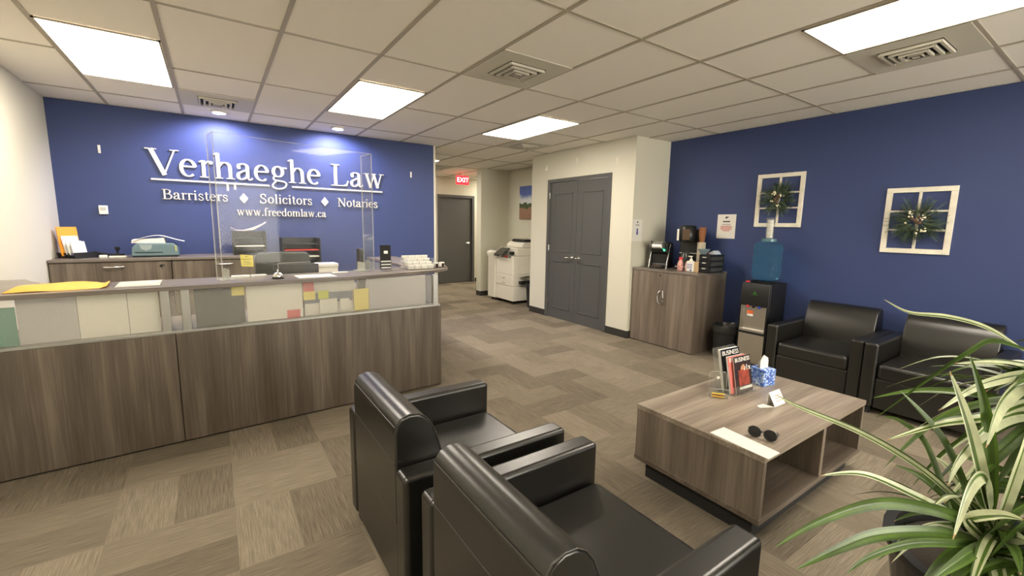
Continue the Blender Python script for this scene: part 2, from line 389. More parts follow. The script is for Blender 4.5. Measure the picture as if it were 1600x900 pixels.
vent(-2, 4, 'square vent beside the left downlight at the navy sign wall')
vent(4, -3, 'square vent beside the large lit panel at the waiting wall')
vent(4, 4, 'square vent near the closet doors, past the lit panel')
vent(4, 9, 'square vent in the hallway ceiling')
for x, y, lab in ((.133, 5.75, 'left round downlight over the lettering on the navy wall'), (1.336, 5.77, 'right round downlight over the lettering on the navy wall')):
    t = thing('downlight', lab, 'downlight', (x, y, CEIL), 0, 'downlights washing the navy wall')
    obj('trim_ring', MB().lathe([(.052, 0), (.085, 0), (.085, -.012), (.06, -.016), (.052, -.004), (.052, 0)], n=32), M_offw, t, smooth=True)
    obj('lens', MB().cyl((0, 0, -.014), .054, .010, 32), M_spot, t)
    ld = bpy.data.lights.new('spot', 'SPOT'); ld.energy = 34; ld.color = (.70, .68, 1.0); ld.spot_size = R(156); ld.spot_blend = .5; ld.shadow_soft_size = .05
    lo = bpy.data.objects.new('lamp_beam', ld); C.objects.link(lo); lo.parent = t; lo.location = (0, 0, -.03); lo.rotation_euler = (R(18), 0, 0)
t = thing('exit_sign', 'small glowing red EXIT sign hanging in the hallway', 'exit sign', (4.62, 8.78, CEIL-.26))
obj('housing', MB().box(-.15, .15, -.02, .02, 0, .19), M_exit, t, bevel=.006)
obj('stem', MB().box(-.02, .02, -.012, .012, .19, .26), M_offw, t)
text_obj('lettering', 'EXIT', .14, M_exitw, t, (Vector((1, 0, 0)), Vector((0, 0, 1)), Vector((0, -.0215, .095))))

# ------------------------------------------------------------------ serif lettering built from pen strokes
def ell(cx, cy, rx, ry, a0, a1, n=18): return [(cx+rx*math.cos(R(a0+(a1-a0)*k/n)), cy+ry*math.sin(R(a0+(a1-a0)*k/n))) for k in range(n+1)]
def crv(pts, n=6):
    out = []; P = [pts[0]]+list(pts)+[pts[-1]]
    for k in range(1, len(P)-2):
        p0, p1, p2, p3 = P[k-1], P[k], P[k+1], P[k+2]
        for q in range(n):
            t = q/n; out.append(tuple(.5*((2*p1[i])+(-p0[i]+p2[i])*t+(2*p0[i]-5*p1[i]+4*p2[i]-p3[i])*t*t+(-p0[i]+3*p1[i]-3*p2[i]+p3[i])*t**3) for i in (0, 1)))
    out.append(pts[-1]); return out
TK, TN = .088, .030
def stem(x, y0, y1, w=TK): return ([(x, y0), (x, y1)], w)
def srf(x, y, w=.11, h=.022): return ([(x-w, y), (x+w, y)], h)
def flag(x, y): return ([(x-.10, y-.045), (x-.01, y)], .035)
def dot(x, y, r=.05): return ([(x-r, y), (x-r*.7, y), (x, y), (x+r*.7, y), (x+r, y)], (r*.5, r*1.45, r*2, r*1.45, r*.5))
G = {
 'V': (.68, [([(.12, .655), (.375, .0)], .10), ([(.36, .0), (.62, .655)], .035), srf(.12, .648, .12), srf(.62, .648, .10)]),
 'e': (.44, [(ell(.215, .225, .155, .215, 8, 312), None), ([(.06, .262), (.375, .262)], .040)]),
 'r': (.35, [stem(.12, 0, .45), srf(.13, .011, .11), flag(.12, .448), (crv([(.13, .30), (.19, .41), (.27, .435)]), .035), dot(.295, .405, .045)]),
 'h': (.51, [stem(.11, 0, .68), srf(.11, .011, .10), flag(.11, .675), (crv([(.12, .32), (.2, .42), (.30, .435), (.375, .37), (.39, .27)]), None), stem(.39, 0, .3), srf(.39, .011, .10)]),
 'a': (.45, [(crv([(.09, .33), (.10, .41), (.2, .445), (.29, .40), (.305, .30)]), None), dot(.095, .335, .045), stem(.305, .07, .31), (crv([(.30, .285), (.17, .23), (.075, .16), (.075, .06), (.14, .015), (.22, .04), (.30, .10)]), None), (crv([(.305, .08), (.33, .02), (.38, .02), (.425, .06)]), .04)]),
 'g': (.48, [(ell(.205, .30, .125, .145, 0, 360), None), ([(.29, .41), (.45, .415)], .042), (crv([(.13, .175), (.075, .115), (.11, .055), (.25, .035), (.37, .01), (.415, -.06), (.35, -.155), (.21, -.195), (.08, -.165), (.045, -.095), (.10, -.02), (.15, .02)]), .042)]),
 'L': (.60, [stem(.17, 0, .655, .095), srf(.17, .648, .13), srf(.10, .012, .07), ([(.10, .012), (.53, .012)], .026), ([(.50, .005), (.56, .17)], .035), ([(.44, .02), (.53, .06)], .05)]),
 'w': (.70, [([(.10, .45), (.235, .0)], .075), ([(.225, .0), (.36, .45)], .028), ([(.34, .45), (.475, .0)], .075), ([(.465, .0), (.60, .45)], .028), srf(.10, .445, .09), srf(.34, .445, .08), srf(.61, .445, .08)]),
 'B': (.62, [stem(.16, 0, .655, .095), srf(.13, .648, .11), srf(.13, .012, .11), (crv([(.16, .643), (.34, .64), (.455, .58), (.465, .48), (.40, .385), (.30, .35), (.16, .345)]), None), (crv([(.30, .35), (.44, .325), (.525, .24), (.525, .12), (.43, .03), (.30, .012), (.16, .012)]), None)]),
 'i': (.27, [stem(.13, 0, .45), srf(.13, .011, .10), flag(.13, .448), dot(.13, .615, .052)]),
 's': (.38, [(crv([(.30, .33), (.27, .41), (.18, .44), (.09, .40), (.08, .32), (.16, .25), (.26, .19), (.31, .11), (.27, .03), (.18, .005), (.09, .03), (.05, .13)]), .052)]),
 't': (.30, [stem(.13, .09, .57, .08), ([(.02, .44), (.27, .44)], .03), (crv([(.13, .10), (.15, .03), (.21, .015), (.275, .06)]), .04)]),
 'S': (.55, [(crv([(.43, .50), (.39, .60), (.28, .645), (.15, .60), (.12, .48), (.20, .38), (.36, .29), (.45, .19), (.41, .06), (.27, .0), (.12, .05), (.08, .18)]), .068), ([(.445, .47), (.445, .65)], .022), ([(.065, .0), (.065, .19)], .022)]),
 'o': (.49, [(ell(.24, .222, .165, .215, 0, 360), None)]),
 'l': (.26, [stem(.13, 0, .68), srf(.13, .011, .10), flag(.13, .675)]),
 'c': (.42, [(ell(.225, .222, .16, .215, 48, 322), None), dot(.335, .355, .045)]),
 'N': (.73, [stem(.15, 0, .655, .035), ([(.14, .65), (.60, .01)], .095), stem(.60, 0, .655, .035), srf(.12, .648, .10), srf(.15, .012, .10), srf(.60, .648, .10)]),
 'f': (.33, [stem(.13, 0, .55), srf(.14, .011, .11), ([(.02, .44), (.28, .44)], .03), (crv([(.13, .53), (.15, .62), (.22, .665), (.29, .655)]), .045), dot(.31, .635, .04)]),
 'd': (.51, [(crv([(.36, .35), (.29, .435), (.18, .42), (.08, .32), (.07, .17), (.13, .04), (.25, .01), (.36, .09)]), None), stem(.375, 0, .68), flag(.375, .675), srf(.41, .011, .07)]),
 'm': (.78, [stem(.11, 0, .45), srf(.11, .011, .09), flag(.11, .448), (crv([(.12, .32), (.2, .42), (.29, .43), (.355, .37), (.37, .27)]), None), stem(.37, 0, .3), srf(.37, .011, .09), (crv([(.38, .32), (.46, .42), (.55, .43), (.62, .37), (.635, .27)]), None), stem(.635, 0, .3), srf(.635, .011, .09)]),
 '.': (.25, [dot(.12, .045, .055)]), ' ': (.25, []),
 '*': (.60, [([(.12, .30), (.30, .30), (.48, .30)], (.001, .56, .001))]),
}
def lettering(txt, x0, x1, base, cap, y, d, par):
    adv = sum(G[c][0] for c in txt); last = .06
    sx = (x1-x0)/(adv-last); sy = cap/.66; cx = x0-.02*sx
    for c in txt:
        w, strokes = G[c]; mb = MB()
        for si, (pts, wd) in enumerate(strokes):
            y_f = y-.0006*si; d_ = d+.0006*si
            P = [Vector((p[0]*sx, p[1]*sy)) for p in pts]; n = len(P); vs = []; us = (sx+sy)/2
            for k in range(n):
                dr = (P[min(k+1, n-1)]-P[max(k-1, 0)]);
                if dr.length < 1e-9: dr = Vector((1, 0))
                dr.normalize(); nr = Vector((-dr.y, dr.x))
                if wd is None: h = TN+(TK-TN)*abs(dr.y)**1.5
                elif isinstance(wd, tuple): h = wd[k]
                else: h = wd
                a = P[k]+nr*h*us/2; b2 = P[k]-nr*h*us/2
                vs += [(cx+a.x, y_f, base+a.y), (cx+b2.x, y_f, base+b2.y), (cx+a.x, y_f+d_, base+a.y), (cx+b2.x, y_f+d_, base+b2.y)]
            fs = []
            for k in range(n-1):
                q = 4*k; fs += [(q, q+1, q+5, q+4), (q+2, q+6, q+7, q+3), (q, q+4, q+6, q+2), (q+1, q+3, q+7, q+5)]
            fs += [(0, 2, 3, 1), (4*n-4, 4*n-3, 4*n-1, 4*n-2)]
            mb.add(vs, fs)
        if strokes: obj('letter', mb, M_lett, par)
        cx += w*sx
t = thing('wall_lettering', 'raised silver letters of the law office name on the navy wall', 'sign', (0, YS, 1.5))
def tl(name, txt, x0, x1, base, cap, th=.016):
    lettering(txt, x0, x1, base-1.5, cap, -th-.004, th+.003, t)
tl('company_name', 'Verhaeghe Law', -.535, 1.985, 1.938, .272)
obj('underline', MB().box(-.513, .60, -.018, -.001, .381, .399), M_lett, t); obj('underline', MB().box(.845, 1.973, -.018, -.001, .381, .399), M_lett, t)
tl('barristers_line', 'Barristers', -.432, .165, 1.684, .105); tl('solicitors_line', 'Solicitors', .485, 1.065, 1.679, .108); tl('notaries_line', 'Notaries', 1.375, 1.90, 1.672, .110)
for x in (.325, 1.22):
    obj('diamond', MB().add([(x, -.018, .168), (x+.045, -.018, .225), (x, -.018, .285), (x-.045, -.018, .225), (x, -.001, .168), (x+.045, -.001, .225), (x, -.001, .285), (x-.045, -.001, .225)],
        [(0, 1, 2, 3), (7, 6, 5, 4), (0, 4, 5, 1), (1, 5, 6, 2), (2, 6, 7, 3), (3, 7, 4, 0)]), M_lett, t)
tl('web_line', 'www.freedomlaw.ca', .245, 1.225, 1.528, .092)

# adhesive hooks, thermostat
def hook(x, y, z, ax, lab, grp='white adhesive hooks'):
    t = thing('wall_hook', lab, 'wall hook', (x, y, z), 0 if ax == 'y' else R(-90), grp)
    obj('backplate', MB().box(-.011, .011, -.005, 0, -.04, .04), M_offw, t, bevel=.003)
    obj('prong', MB().tube([(0, -.004, -.006), (0, -.016, -.022), (0, -.022, -.010)], .004), M_offw, t, smooth=True)
hook(-.899, YS, 2.156, 'y', 'white adhesive hook on the navy wall left of the big lettering')
hook(2.396, YS, 2.158, 'y', 'white adhesive hook on the navy wall right of the big lettering')
hook(.173, YS, 1.845, 'y', 'left of two white hooks just under the lettering underline')
hook(.245, YS, 1.862, 'y', 'right of two white hooks just under the lettering underline')
for y, z, lab in ((5.60, 2.37, 'white hook on the cream wall above the left corner of the double doors'), (4.90, 2.42, 'white hook on the cream wall above the middle of the double doors'), (4.12, 2.33, 'white hook on the cream wall above the right corner of the double doors')):
    hook(XD, y, z, 'x', lab)
t = thing('thermostat', 'small beige thermostat on the navy wall left of the lettering', 'thermostat', (-.917, YS, 1.55))
obj('cover', MB().box(-.035, .035, -.025, 0, -.045, .045), M_offw, t, bevel=.006)
obj('dial', MB().box(-.022, .022, -.029, -.024, -.005, .028), M_offw2, t, bevel=.002)
# notices
def lines(mb, w, zs, hw=None):
    for z, k in zs: mb.box(-k*w, k*w, -.0020, -.0012, z-.0035, z+.0035)
t = thing('wall_notice', 'white printed notice with red lines taped to the navy wall above the organizer', 'notice', (XR, 2.951, 1.348), R(-90))
obj('sheet', MB().box(-.115, .115, -.0014, 0, 0, .288), M_paper, t)
m = MB(); m.box(-.045, .045, -.002, -.0012, .196, .210); m.box(-.05, .05, -.002, -.0012, .165, .170); m.cyl((-.005, -.002, .25), .013, .001, 16, 1); m.box(.006, .022, -.002, -.0012, .250, .262)
obj('heading', m, M_ctext, t)
m = MB(); lines(m, .07, [(.148, .95), (.134, 1), (.120, 1.05), (.106, .9), (.092, .6)]); obj('body_text', m, M_rtext, t)
t = thing('wall_notice', 'white notice with a blue arrow on the shaded cream return wall', 'notice', (4.551, YA, 1.285))
obj('sheet', MB().box(-.093, .093, -.0014, 0, 0, .28), M_paper, t)
m = MB(); m.cyl((0, -.002, .245), .012, .001, 16, 1); m.box(-.035, .035, -.002, -.0012, .205, .213); obj('heading', m, M_ctext, t)
m = MB(); m.box(-.012, .012, -.002, -.0012, .105, .165); m.prism([(-.024, .11), (.024, .11), (0, .075)], -.002, -.0012, 1); obj('arrow', m, M_btext, t)

# landscape picture in the alcove
m_, t_, b_ = newmat('picture_print'); N = t_.nodes; tc = N.new('ShaderNodeTexCoord'); sp = N.new('ShaderNodeSeparateXYZ'); t_.links.new(tc.outputs['Object'], sp.inputs[0])
nz = N.new('ShaderNodeTexNoise'); nz.inputs['Scale'].default_value = 7; nz.inputs['Detail'].default_value = 5; t_.links.new(tc.outputs['Object'], nz.inputs['Vector'])
ma = N.new('ShaderNodeMath'); ma.operation = 'MULTIPLY_ADD'; ma.inputs[1].default_value = .22; t_.links.new(nz.outputs['Fac'], ma.inputs[0]); t_.links.new(sp.outputs[2], ma.inputs[2])
rp = N.new('ShaderNodeValToRGB'); rp.color_ramp.interpolation = 'LINEAR'; t_.links.new(ma.outputs[0], rp.inputs[0])
el = rp.color_ramp.elements; el[0].position = 0; el[0].color = (.26, .14, .09, 1); el[1].position = .98; el[1].color = (.04, .07, .30, 1)
for p_, c_ in ((.32, (.34, .20, .12, 1)), (.345, (.06, .09, .03, 1)), (.42, (.06, .09, .05, 1)), (.44, (.75, .78, .80, 1)), (.50, (.70, .74, .80, 1)), (.60, (.10, .16, .48, 1))):
    k = el.new(p_); k.color = c_
t_.links.new(rp.outputs[0], b_.inputs['Base Color'])
t = thing('canvas_picture', 'unframed landscape print with cloud and blue sky above the copier', 'picture', (5.2, 6.98, 1.595), R(-90))
obj('canvas', MB().box(-.375, .375, -.035, 0, 0, .645), m_, t, bevel=.004)

# ------------------------------------------------------------------ window-style frames with wreaths
def wframe(y0, y1, z0, z1, lab):
    yc = (y0+y1)/2; w = (y1-y0)/2; hgt = z1-z0
    t = thing('window_frame_decor', lab, 'wall decor', (XR, yc, z0), R(-90), 'white six-pane decorative frames')
    k = .042; f = MB(); f.box(-w, w, -.022, 0, 0, k); f.box(-w, w, -.022, 0, hgt-k, hgt); f.box(-w, -w+k, -.022, 0, k, hgt-k); f.box(w-k, w, -.022, 0, k, hgt-k)
    obj('outer_frame', f, M_frame, t, bevel=.003)
    g2 = MB(); g2.box(-.010, .010, -.018, -.004, k, hgt-k)
    for q in (1/3, 2/3): z = k+(hgt-2*k)*q; g2.box(-w+k, w-k, -.017, -.005, z-.008, z+.008)
    obj('muntins', g2, M_frame, t, bevel=.002)
wframe(2.134, 2.615, 1.492, 2.068, 'white six-pane frame behind the water cooler bottle')
wframe(.975, 1.443, 1.273, 1.849, 'white six-pane frame above the armchairs, nearest the corner of the room')
def wreath(y, z, rad, seed, lab):
    rnd = random.Random(seed); t = thing('wreath', lab, 'wreath', (XR-.024, y, z), R(-90), 'pine wreaths with cream berries')
    ring = MB(); N_ = 28
    ring.tube([(rad*.38*math.cos(2*math.pi*k/N_), -.02, rad*.38*math.sin(2*math.pi*k/N_)) for k in range(N_)], .012, 8, True)
    obj('twig_ring', ring, M_cone, t, smooth=True)
    nd = MB()
    for k in range(150):
        a = rnd.uniform(0, 2*math.pi); r0 = rad*rnd.uniform(.15, .45); a2 = a+rnd.uniform(-.5, .5); L_ = rad*rnd.uniform(.35, .72)
        p = Vector((r0*math.cos(a), -.022-rnd.uniform(0, .02), r0*math.sin(a))); d = Vector((math.cos(a2), rnd.uniform(-.25, .02), math.sin(a2))).normalized()
        nd.mi = 0 if rnd.random() < .6 else 1
        q = p+d*L_; q.y = max(min(q.y, -.008), -.09); nd.tube([p, q], [.0022, .0010], 4)
        for s_ in range(13):
            b0 = p.lerp(q, (s_+1)/14)
            for sg in (-1, 1):
                nn = Vector((-d.z*sg, rnd.uniform(-.4, .2), d.x*sg)).normalized(); ti = b0+(nn*.6+d*.7).normalized()*rad*rnd.uniform(.10, .17)
                ti.y = min(ti.y, -.004); nn2 = d.cross(nn).normalized()*.0026
                nd.add([b0-nn2, b0+nn2, ti], [(0, 1, 2)])
    obj('needles', nd, [M_pine, M_pine2], t)
    for k in range(20):
        ca, cr = rnd.choice([(2.2, .30), (5.3, .45), (.6, .25), (3.6, .32), (5.0, .42), (2.0, .34)]); a = ca+rnd.uniform(-.35, .35); r0 = rad*(cr+rnd.uniform(-.1, .1))
        obj('berry', MB().sphere((r0*math.cos(a), -.055-rnd.uniform(0, .02), r0*math.sin(a)), rnd.uniform(.005, .010), 8), M_berry, t, smooth=True)
    co = MB()
    for k in range(9):
        a = rnd.uniform(0, 6.3); r0 = rad*rnd.uniform(.02, .22); c = (r0*math.cos(a), -.045, r0*math.sin(a))
        for l in range(4): co.lathe([(.004, -.012+l*.008), (.015-.003*l, -.008+l*.008), (.004, -.002+l*.008)], c, 9, 1)
    obj('pine_cones', co, M_cone, t)
wreath(2.36, 1.80, .195, 3, 'pine wreath with cream berries hanging in the frame behind the water cooler')
wreath(1.20, 1.555, .215, 8, 'pine wreath with cream berries hanging in the frame above the armchairs')

# ------------------------------------------------------------------ reception desk (own axes: x along the front, y towards the back)
DESK = (1.649, 3.545, 0); DR = .048
desk = thing('reception_desk', 'long grey oak reception desk with frosted glass band and raised top', 'reception desk', DESK, DR)
TL = -2.84
obj('front_panel', MB().box(TL, -1.896, 0, .028, .012, .735).box(-1.892, 0, 0, .028, .012, .735), M_wood, desk, bevel=.0015)
obj('panel_joint', MB().box(-1.93, -1.86, .0282, .0295, .012, .707), M_blackm, desk)
obj('side_panel', MB().box(-.028, 0, .029, 1.95, .012, .735), M_wood, desk, bevel=.0015)
obj('toe_kick', MB().box(TL, -.03, .03, .05, 0, .10), M_blackm, desk)
obj('worktop', MB().box(TL, -.03, .03, .68, .708, .735), M_woodx, desk); obj('return_worktop', MB().box(-.78, -.03, .6805, 1.95, .708, .735), M_woody, desk)
obj('desk_leg', MB().box(-.78, -.755, .75, 1.93, 0, .708), M_wood, desk)
obj('desk_leg', MB().box(TL, TL+.03, .06, .66, 0, .708), M_wood, desk)
top = [(TL, 0), (-.80, 0), (-.62, .02), (-.42, .055), (-.18, .115), (.04, .175), (.16, .235), (.25, .33), (.32, .48), (.355, .66), (.36, .9), (.36, 1.95), (.0, 1.95), (-.02, .95), (-.06, .72), (-.14, .56), (-.30, .46), (-.6, .425), (-2.2, .425), (-2.42, .47), (-2.56, .58), (-2.64, .74), (-2.68, .86), (TL, .88)]
tp = obj('transaction_top', MB().prism(top, 1.016, 1.043), [M_top], desk, bevel=.003); tp['label'] = 'smooth wood-grain raised top with rounded right end'
ch = MB(); ch.box(TL, 0, .012, .075, .735, .752); obj('glass_channel', ch, M_alu, desk, bevel=.002)
obj('glass_panel', MB().box(TL, -1.93, .045, .051, .752, 1.012), M_frost, desk)['label'] = 'frosted glass panel on the left'
obj('glass_panel', MB().box(-1.925, -.072, .045, .051, .752, 1.012), M_frost, desk)['label'] = 'long frosted glass panel on the right'
obj('glass_panel', MB().box(-.034, -.028, .09, 1.9, .752, 1.012), M_frost, desk)
for a in (-1.955, -1.852, -.062): obj('post', MB().box(a, a+.047, .022, .040, .736, 1.016).box(a+.004, a+.043, .052, .075, .752, 1.016), M_alu, desk, bevel=.003)
obj('post', MB().box(-.06, -.02, 1.80, 1.84, .735, 1.016), M_alu, desk)
def D(t_, o_, z=0):        # desk axes -> world
    c, s_ = math.cos(DR), math.sin(DR); return (DESK[0]+t_*c-o_*s_, DESK[1]+t_*s_+o_*c, z)
# sheets and notes standing against the inside of the glass
def behind(name, t0, z0, t1, z1, m, lab, cat, off=.09, grp=None):
    z0 = max(z0, .7355) if z0 > .70 else z0
    c = D((t0+t1)/2, off, z0); w = abs(t1-t0)/2
    o = obj(name, MB().box(-w, w, 0, .003, 0, z1-z0), m, None, loc=c, rotz=DR); tag(o, lab, cat, grp); return o
behind('folder', -2.66, .736, -2.587, .965, M_teal, 'teal folder behind the frosted glass at the far left of the desk', 'folder')
behind('paper_sheet', -2.583, .736, -2.342, 1.008, M_papg, 'pale lavender sheet behind the left frosted glass, next to the teal folder', 'paper')
behind('paper_sheet', -2.339, .736, -2.118, 1.008, M_paper, 'white sheet behind the left frosted glass in the middle', 'paper')
behind('paper_sheet', -2.115, .736, -1.965, 1.006, M_paper, 'narrow white sheet behind the left frosted glass beside the metal posts', 'paper')
behind('paper_sheet', -1.483, .736, -1.12, 1.008, M_paper, 'wide white sheet behind the long frosted glass right of the dark screen', 'paper')
behind('paper_sheet', -1.106, .84, -.749, .918, M_slate, 'slate blue paper strip behind the long frosted glass', 'paper', .10)
behind('paper_sheet', -1.10, .736, -.72, 1.010, M_paper, 'white sheet behind the coloured notes on the long frosted glass', 'paper', .12)
behind('paper_sheet', -.999, .76, -.869, .869, M_paper, 'small white sheet overlapping the slate strip, left one', 'paper', .086)
behind('paper_sheet', -.846, .766, -.775, .861, M_paper, 'small white sheet overlapping the slate strip, right one', 'paper', .086)
behind('paper_sheet', -.60, .736, -.085, 1.008, M_papg, 'large pale sheet behind the frosted glass at the right end of the desk', 'paper', .13)
behind('sticky_note', -1.57, .945, -1.495, 1.008, M_yellow, 'yellow note behind the glass at the corner of the dark screen', 'sticky note', .084)
behind('sticky_note', -1.114, .937, -1.037, 1.008, M_redn, 'red note at the top of the long frosted glass', 'sticky note', .084)
behind('sticky_note', -1.114, .872, -1.031, .937, M_yellow, 'yellow note directly under the upper red note', 'sticky note', .084)
behind('sticky_note', -1.01, .873, -.933, .935, M_lime, 'lime note right of the yellow note on the long frosted glass', 'sticky note', .084)
behind('sticky_note', -1.23, .749, -1.141, .808, M_redn, 'red note at the bottom of the long frosted glass', 'sticky note', .084)
behind('sticky_note', -.739, .755, -.619, .93, M_yellow, 'tall yellow note behind the glass at the right', 'sticky note', .084)
# monitor on the desk whose back shows dark through the glass
t = thing('computer_monitor', 'dark monitor back seen through the frosted glass, left of centre', 'monitor', D(-1.63, .16, .7355), DR)
obj('screen_housing', MB().box(-.15, .14, 0, .03, .0, .26), M_blackm, t, bevel=.006); obj('stand', MB().box(-.08, .08, .031, .13, 0, .012).box(-.03, .03, .031, .05, .012, .2), M_black, t)

# things on the raised top
ZT = 1.0435
t = thing('padded_envelope', 'large yellow padded envelope lying on the left of the raised desk top', 'envelope', D(-2.43, .21, ZT+.0012), DR+.03)
m = MB(); nx, ny = 12, 8; vs = []
for a in range(nx+1):
    for b2 in range(ny+1):
        u_, v_ = a/nx, b2/ny; z = .030*(math.sin(math.pi*u_)*math.sin(math.pi*v_))**.35+.001+.004*math.sin(7*u_+3*v_)*math.sin(math.pi*u_)
        vs.append((-.20+.40*u_, -.125+.27*v_, z))
fs = [(a*(ny+1)+b2, (a+1)*(ny+1)+b2, (a+1)*(ny+1)+b2+1, a*(ny+1)+b2+1) for a in range(nx) for b2 in range(ny)]
m.add(vs, fs); m.add([(x, y, 0) for x, y, z in vs], [tuple(reversed(f)) for f in fs])
obj('body', m, M_manila, t, smooth=True)
obj('flap', MB().add([(.195, -.125, .002), (.225, -.10, .012), (.225, .13, .018), (.195, .145, .003), (.195, -.125, 0), (.225, -.10, .010), (.225, .13, .016), (.195, .145, 0)], [(0, 1, 2, 3), (7, 6, 5, 4), (0, 4, 5, 1), (1, 5, 6, 2), (2, 6, 7, 3), (3, 7, 4, 0)]), M_manila, t)
def flat(name, t0, t1, o0, o1, rz, m, lab, cat, th=.002, z=ZT, grp=None):
    o = obj(name, MB().box(-(t1-t0)/2, (t1-t0)/2, -(o1-o0)/2, (o1-o0)/2, 0, th), m, None, loc=D((t0+t1)/2, (o0+o1)/2, z), rotz=DR+rz); return tag(o, lab, cat, grp)
t = thing('plastic_sleeve', 'clear sleeve of white papers lying beside the yellow envelope', 'paper', D(-2.05, .22, ZT), DR-.02)
obj('papers', MB().box(-.115, .10, -.13, .15, 0, .005), M_paper, t); m = MB().box(-.125, .11, -.135, .16, .0052, .0056); obj('cover', m, M_acr, t)
flat('paper_sheet', -1.14, -.87, .06, .27, 0, M_paper, 'blank white form on the raised top just right of the service bell', 'paper')
for k, (a, c) in enumerate(((-1.545, -1.43), (-1.42, -1.32))): flat('card_stack', a, c, .30, .36, 0, M_paper, ('left' if k == 0 else 'right')+' low stack of white cards behind the plexiglass, left of the bell', 'cards', .014)
flat('card_stack', -.84, -.72, .29, .34, .1, M_paper, 'thin stack of white cards lying right of the blank form', 'cards', .006)
t = thing('service_bell', 'chrome service bell with black base on the raised top', 'bell', D(-1.27, .13, ZT), DR)
obj('base', MB().lathe([(.0001, 0), (.040, 0), (.042, .006), (.036, .014), (.0001, .014)]), M_black, t, smooth=True)
obj('dome', MB().lathe([(.037, .014), (.037, .018), (.034, .030), (.025, .041), (.012, .047), (.0001, .048)]), M_chrome, t, smooth=True)
obj('button', MB().lathe([(.004, .047), (.004, .058), (.008, .060), (.007, .066), (.0001, .067)]), M_chrome, t, smooth=True)
# sneeze guard
gA = Vector(D(-1.607, .16, 0)); gB = Vector(D(-.47, .36, 0)); gd = (gB-gA); gl_ = gd.xy.length; grz = math.atan2(gd.y, gd.x)
t = thing('sneeze_guard', 'tall clear plexiglass screen standing on the raised desk top', 'plexiglass screen', (gA.x, gA.y, ZT), grz)
GH = 1.0
obj('front_pane', MB().box(0, gl_, 0, .005, 0, GH), M_acr, t)['label'] = 'clear front pane'
obj('side_pane', MB().box(gl_-.005, gl_, .006, .17, 0, GH), M_acr, t); obj('side_pane', MB().box(0, .005, .006, .17, 0, GH), M_acr, t)
ed = MB(); ed.box(0, gl_, -.0012, .0062, GH, GH+.004)
for x in (-.004, gl_-.001): ed.box(x, x+.005, -.001, .006, 0, GH)
for x in (0, gl_-.006): ed.box(x, x+.006, .17, .174, 0, GH); ed.box(x, x+.006, .006, .17, GH, GH+.004)
obj('polished_edge', ed, M_acre, t)
for x in (.03, gl_-.09):
    ft = MB(); ft.box(x, x+.012, .007, .13, 0, .075); ft.box(x-.045, x+.055, .007, .13, 0, .006)
    obj('foot', ft, M_acre, t)
obj('slot_edge', MB().box(.36, .363, -.0012, .0062, .0, .105).box(.36, .60, -.0012, .0062, .102, .106), M_acre, t)
# brochure holder
t = thing('brochure_holder', 'clear holder with dark brochures on the raised top right of the plexiglass', 'brochure holder', D(-.375, .31, ZT), DR+.02)
obj('brochures', MB().box(-.047, .047, .012, .03, .008, .225), M_blackm, t)
obj('emblem', MB().box(-.018, .018, .0105, .0118, .15, .175), M_alu, t)
hb = MB(); hb.box(-.053, .053, 0, .0025, 0, .09); hb.box(-.053, -.05, .0025, .045, 0, .09); hb.box(.05, .053, .0025, .045, 0, .09); hb.box(-.05, .05, .0025, .045, 0, .003); hb.box(-.05, .05, .043, .046, .003, .2)
obj('holder', hb, M_acr, t)
m = MB()
for k in range(3): m.box(-.045, .045, .008, .011, .02+k*.028, .03+k*.028)
obj('card_tiers', m, M_alu, t)
# tiered business card rack: each card pack a thing of its own
t = thing('card_rack', 'stepped clear rack holding packs of white cards at the rounded desk end', 'card rack', D(-.06, .25, ZT), DR)
m = MB()
for k in range(4): m.box(-.135, .135, k*.045, k*.045+.003, 0, .012+.027*k+.018); m.box(-.135, .135, k*.045, k*.045+.045, .010+.027*k-.010, .012+.027*k-.008)
m.box(-.138, -.135, 0, .18, 0, .10); m.box(.135, .138, 0, .18, 0, .10); obj('tiers', m, M_acr, t)
first = None; rnd = random.Random(5)
for r_ in range(4):
    for c_ in range(4):
        x = -.06-.1+c_*.066; o_ = .25+.024+r_*.045; z = ZT+.0045+.027*r_
        lab = 'white card pack in the %s tier of the clear rack, %s' % (('lowest front', 'second', 'third', 'topmost rear')[r_], ('leftmost', 'second from left', 'third from left', 'rightmost')[c_])
        if first is None:
            o = obj('card_pack', MB().box(-.029, .029, -.012, .012, 0, .036), M_paper, None, bevel=.001); first = o
        else: o = first.copy(); C.objects.link(o)
        o.location = D(x, o_, z); o.rotation_euler.z = DR; tag(o, lab, 'cards', 'card packs in the stepped rack')
t = thing('tray', 'small dark tray under two stamp cubes at the rounded desk end', 'tray', D(.16, .345, ZT), DR+.35)
obj('plate', MB().box(-.085, .085, -.035, .035, 0, .005), M_blackm, t, bevel=.002)
for k, x in enumerate((-.04, .045)):
    p = Vector(D(.16, .345, ZT+.0055)); a = DR+.35
    t = thing('stamp_cube', ('left' if k == 0 else 'right')+' white and dark stamp cube on the small tray', 'stamp', (p.x+x*math.cos(a), p.y+x*math.sin(a), p.z), a, 'stamp cubes on the tray')
    obj('body', MB().box(-.022, .022, -.016, .022, 0, .045), M_paper, t, bevel=.003); obj('window', MB().box(-.020, .012, -.0185, -.0162, .002, .034), mat('dark_brown_ink', (.03, .012, .008), .4), t)
# small sticky on the far left of the top + dark item
t = thing('tape_dispenser', 'yellow and black tape dispenser at the far left edge of the raised top', 'tape dispenser', D(-2.775, .55, ZT), DR)
obj('body', MB().prism([(-.03, 0), (.02, 0), (.02, .025), (-.005, .045), (-.03, .045)], -.03, .03, 1), M_black, t, bevel=.003); obj('tape_roll', MB().cyl((-.012, -.012, .075), .033, .024, 20, 1), M_yellow, t, smooth=True)

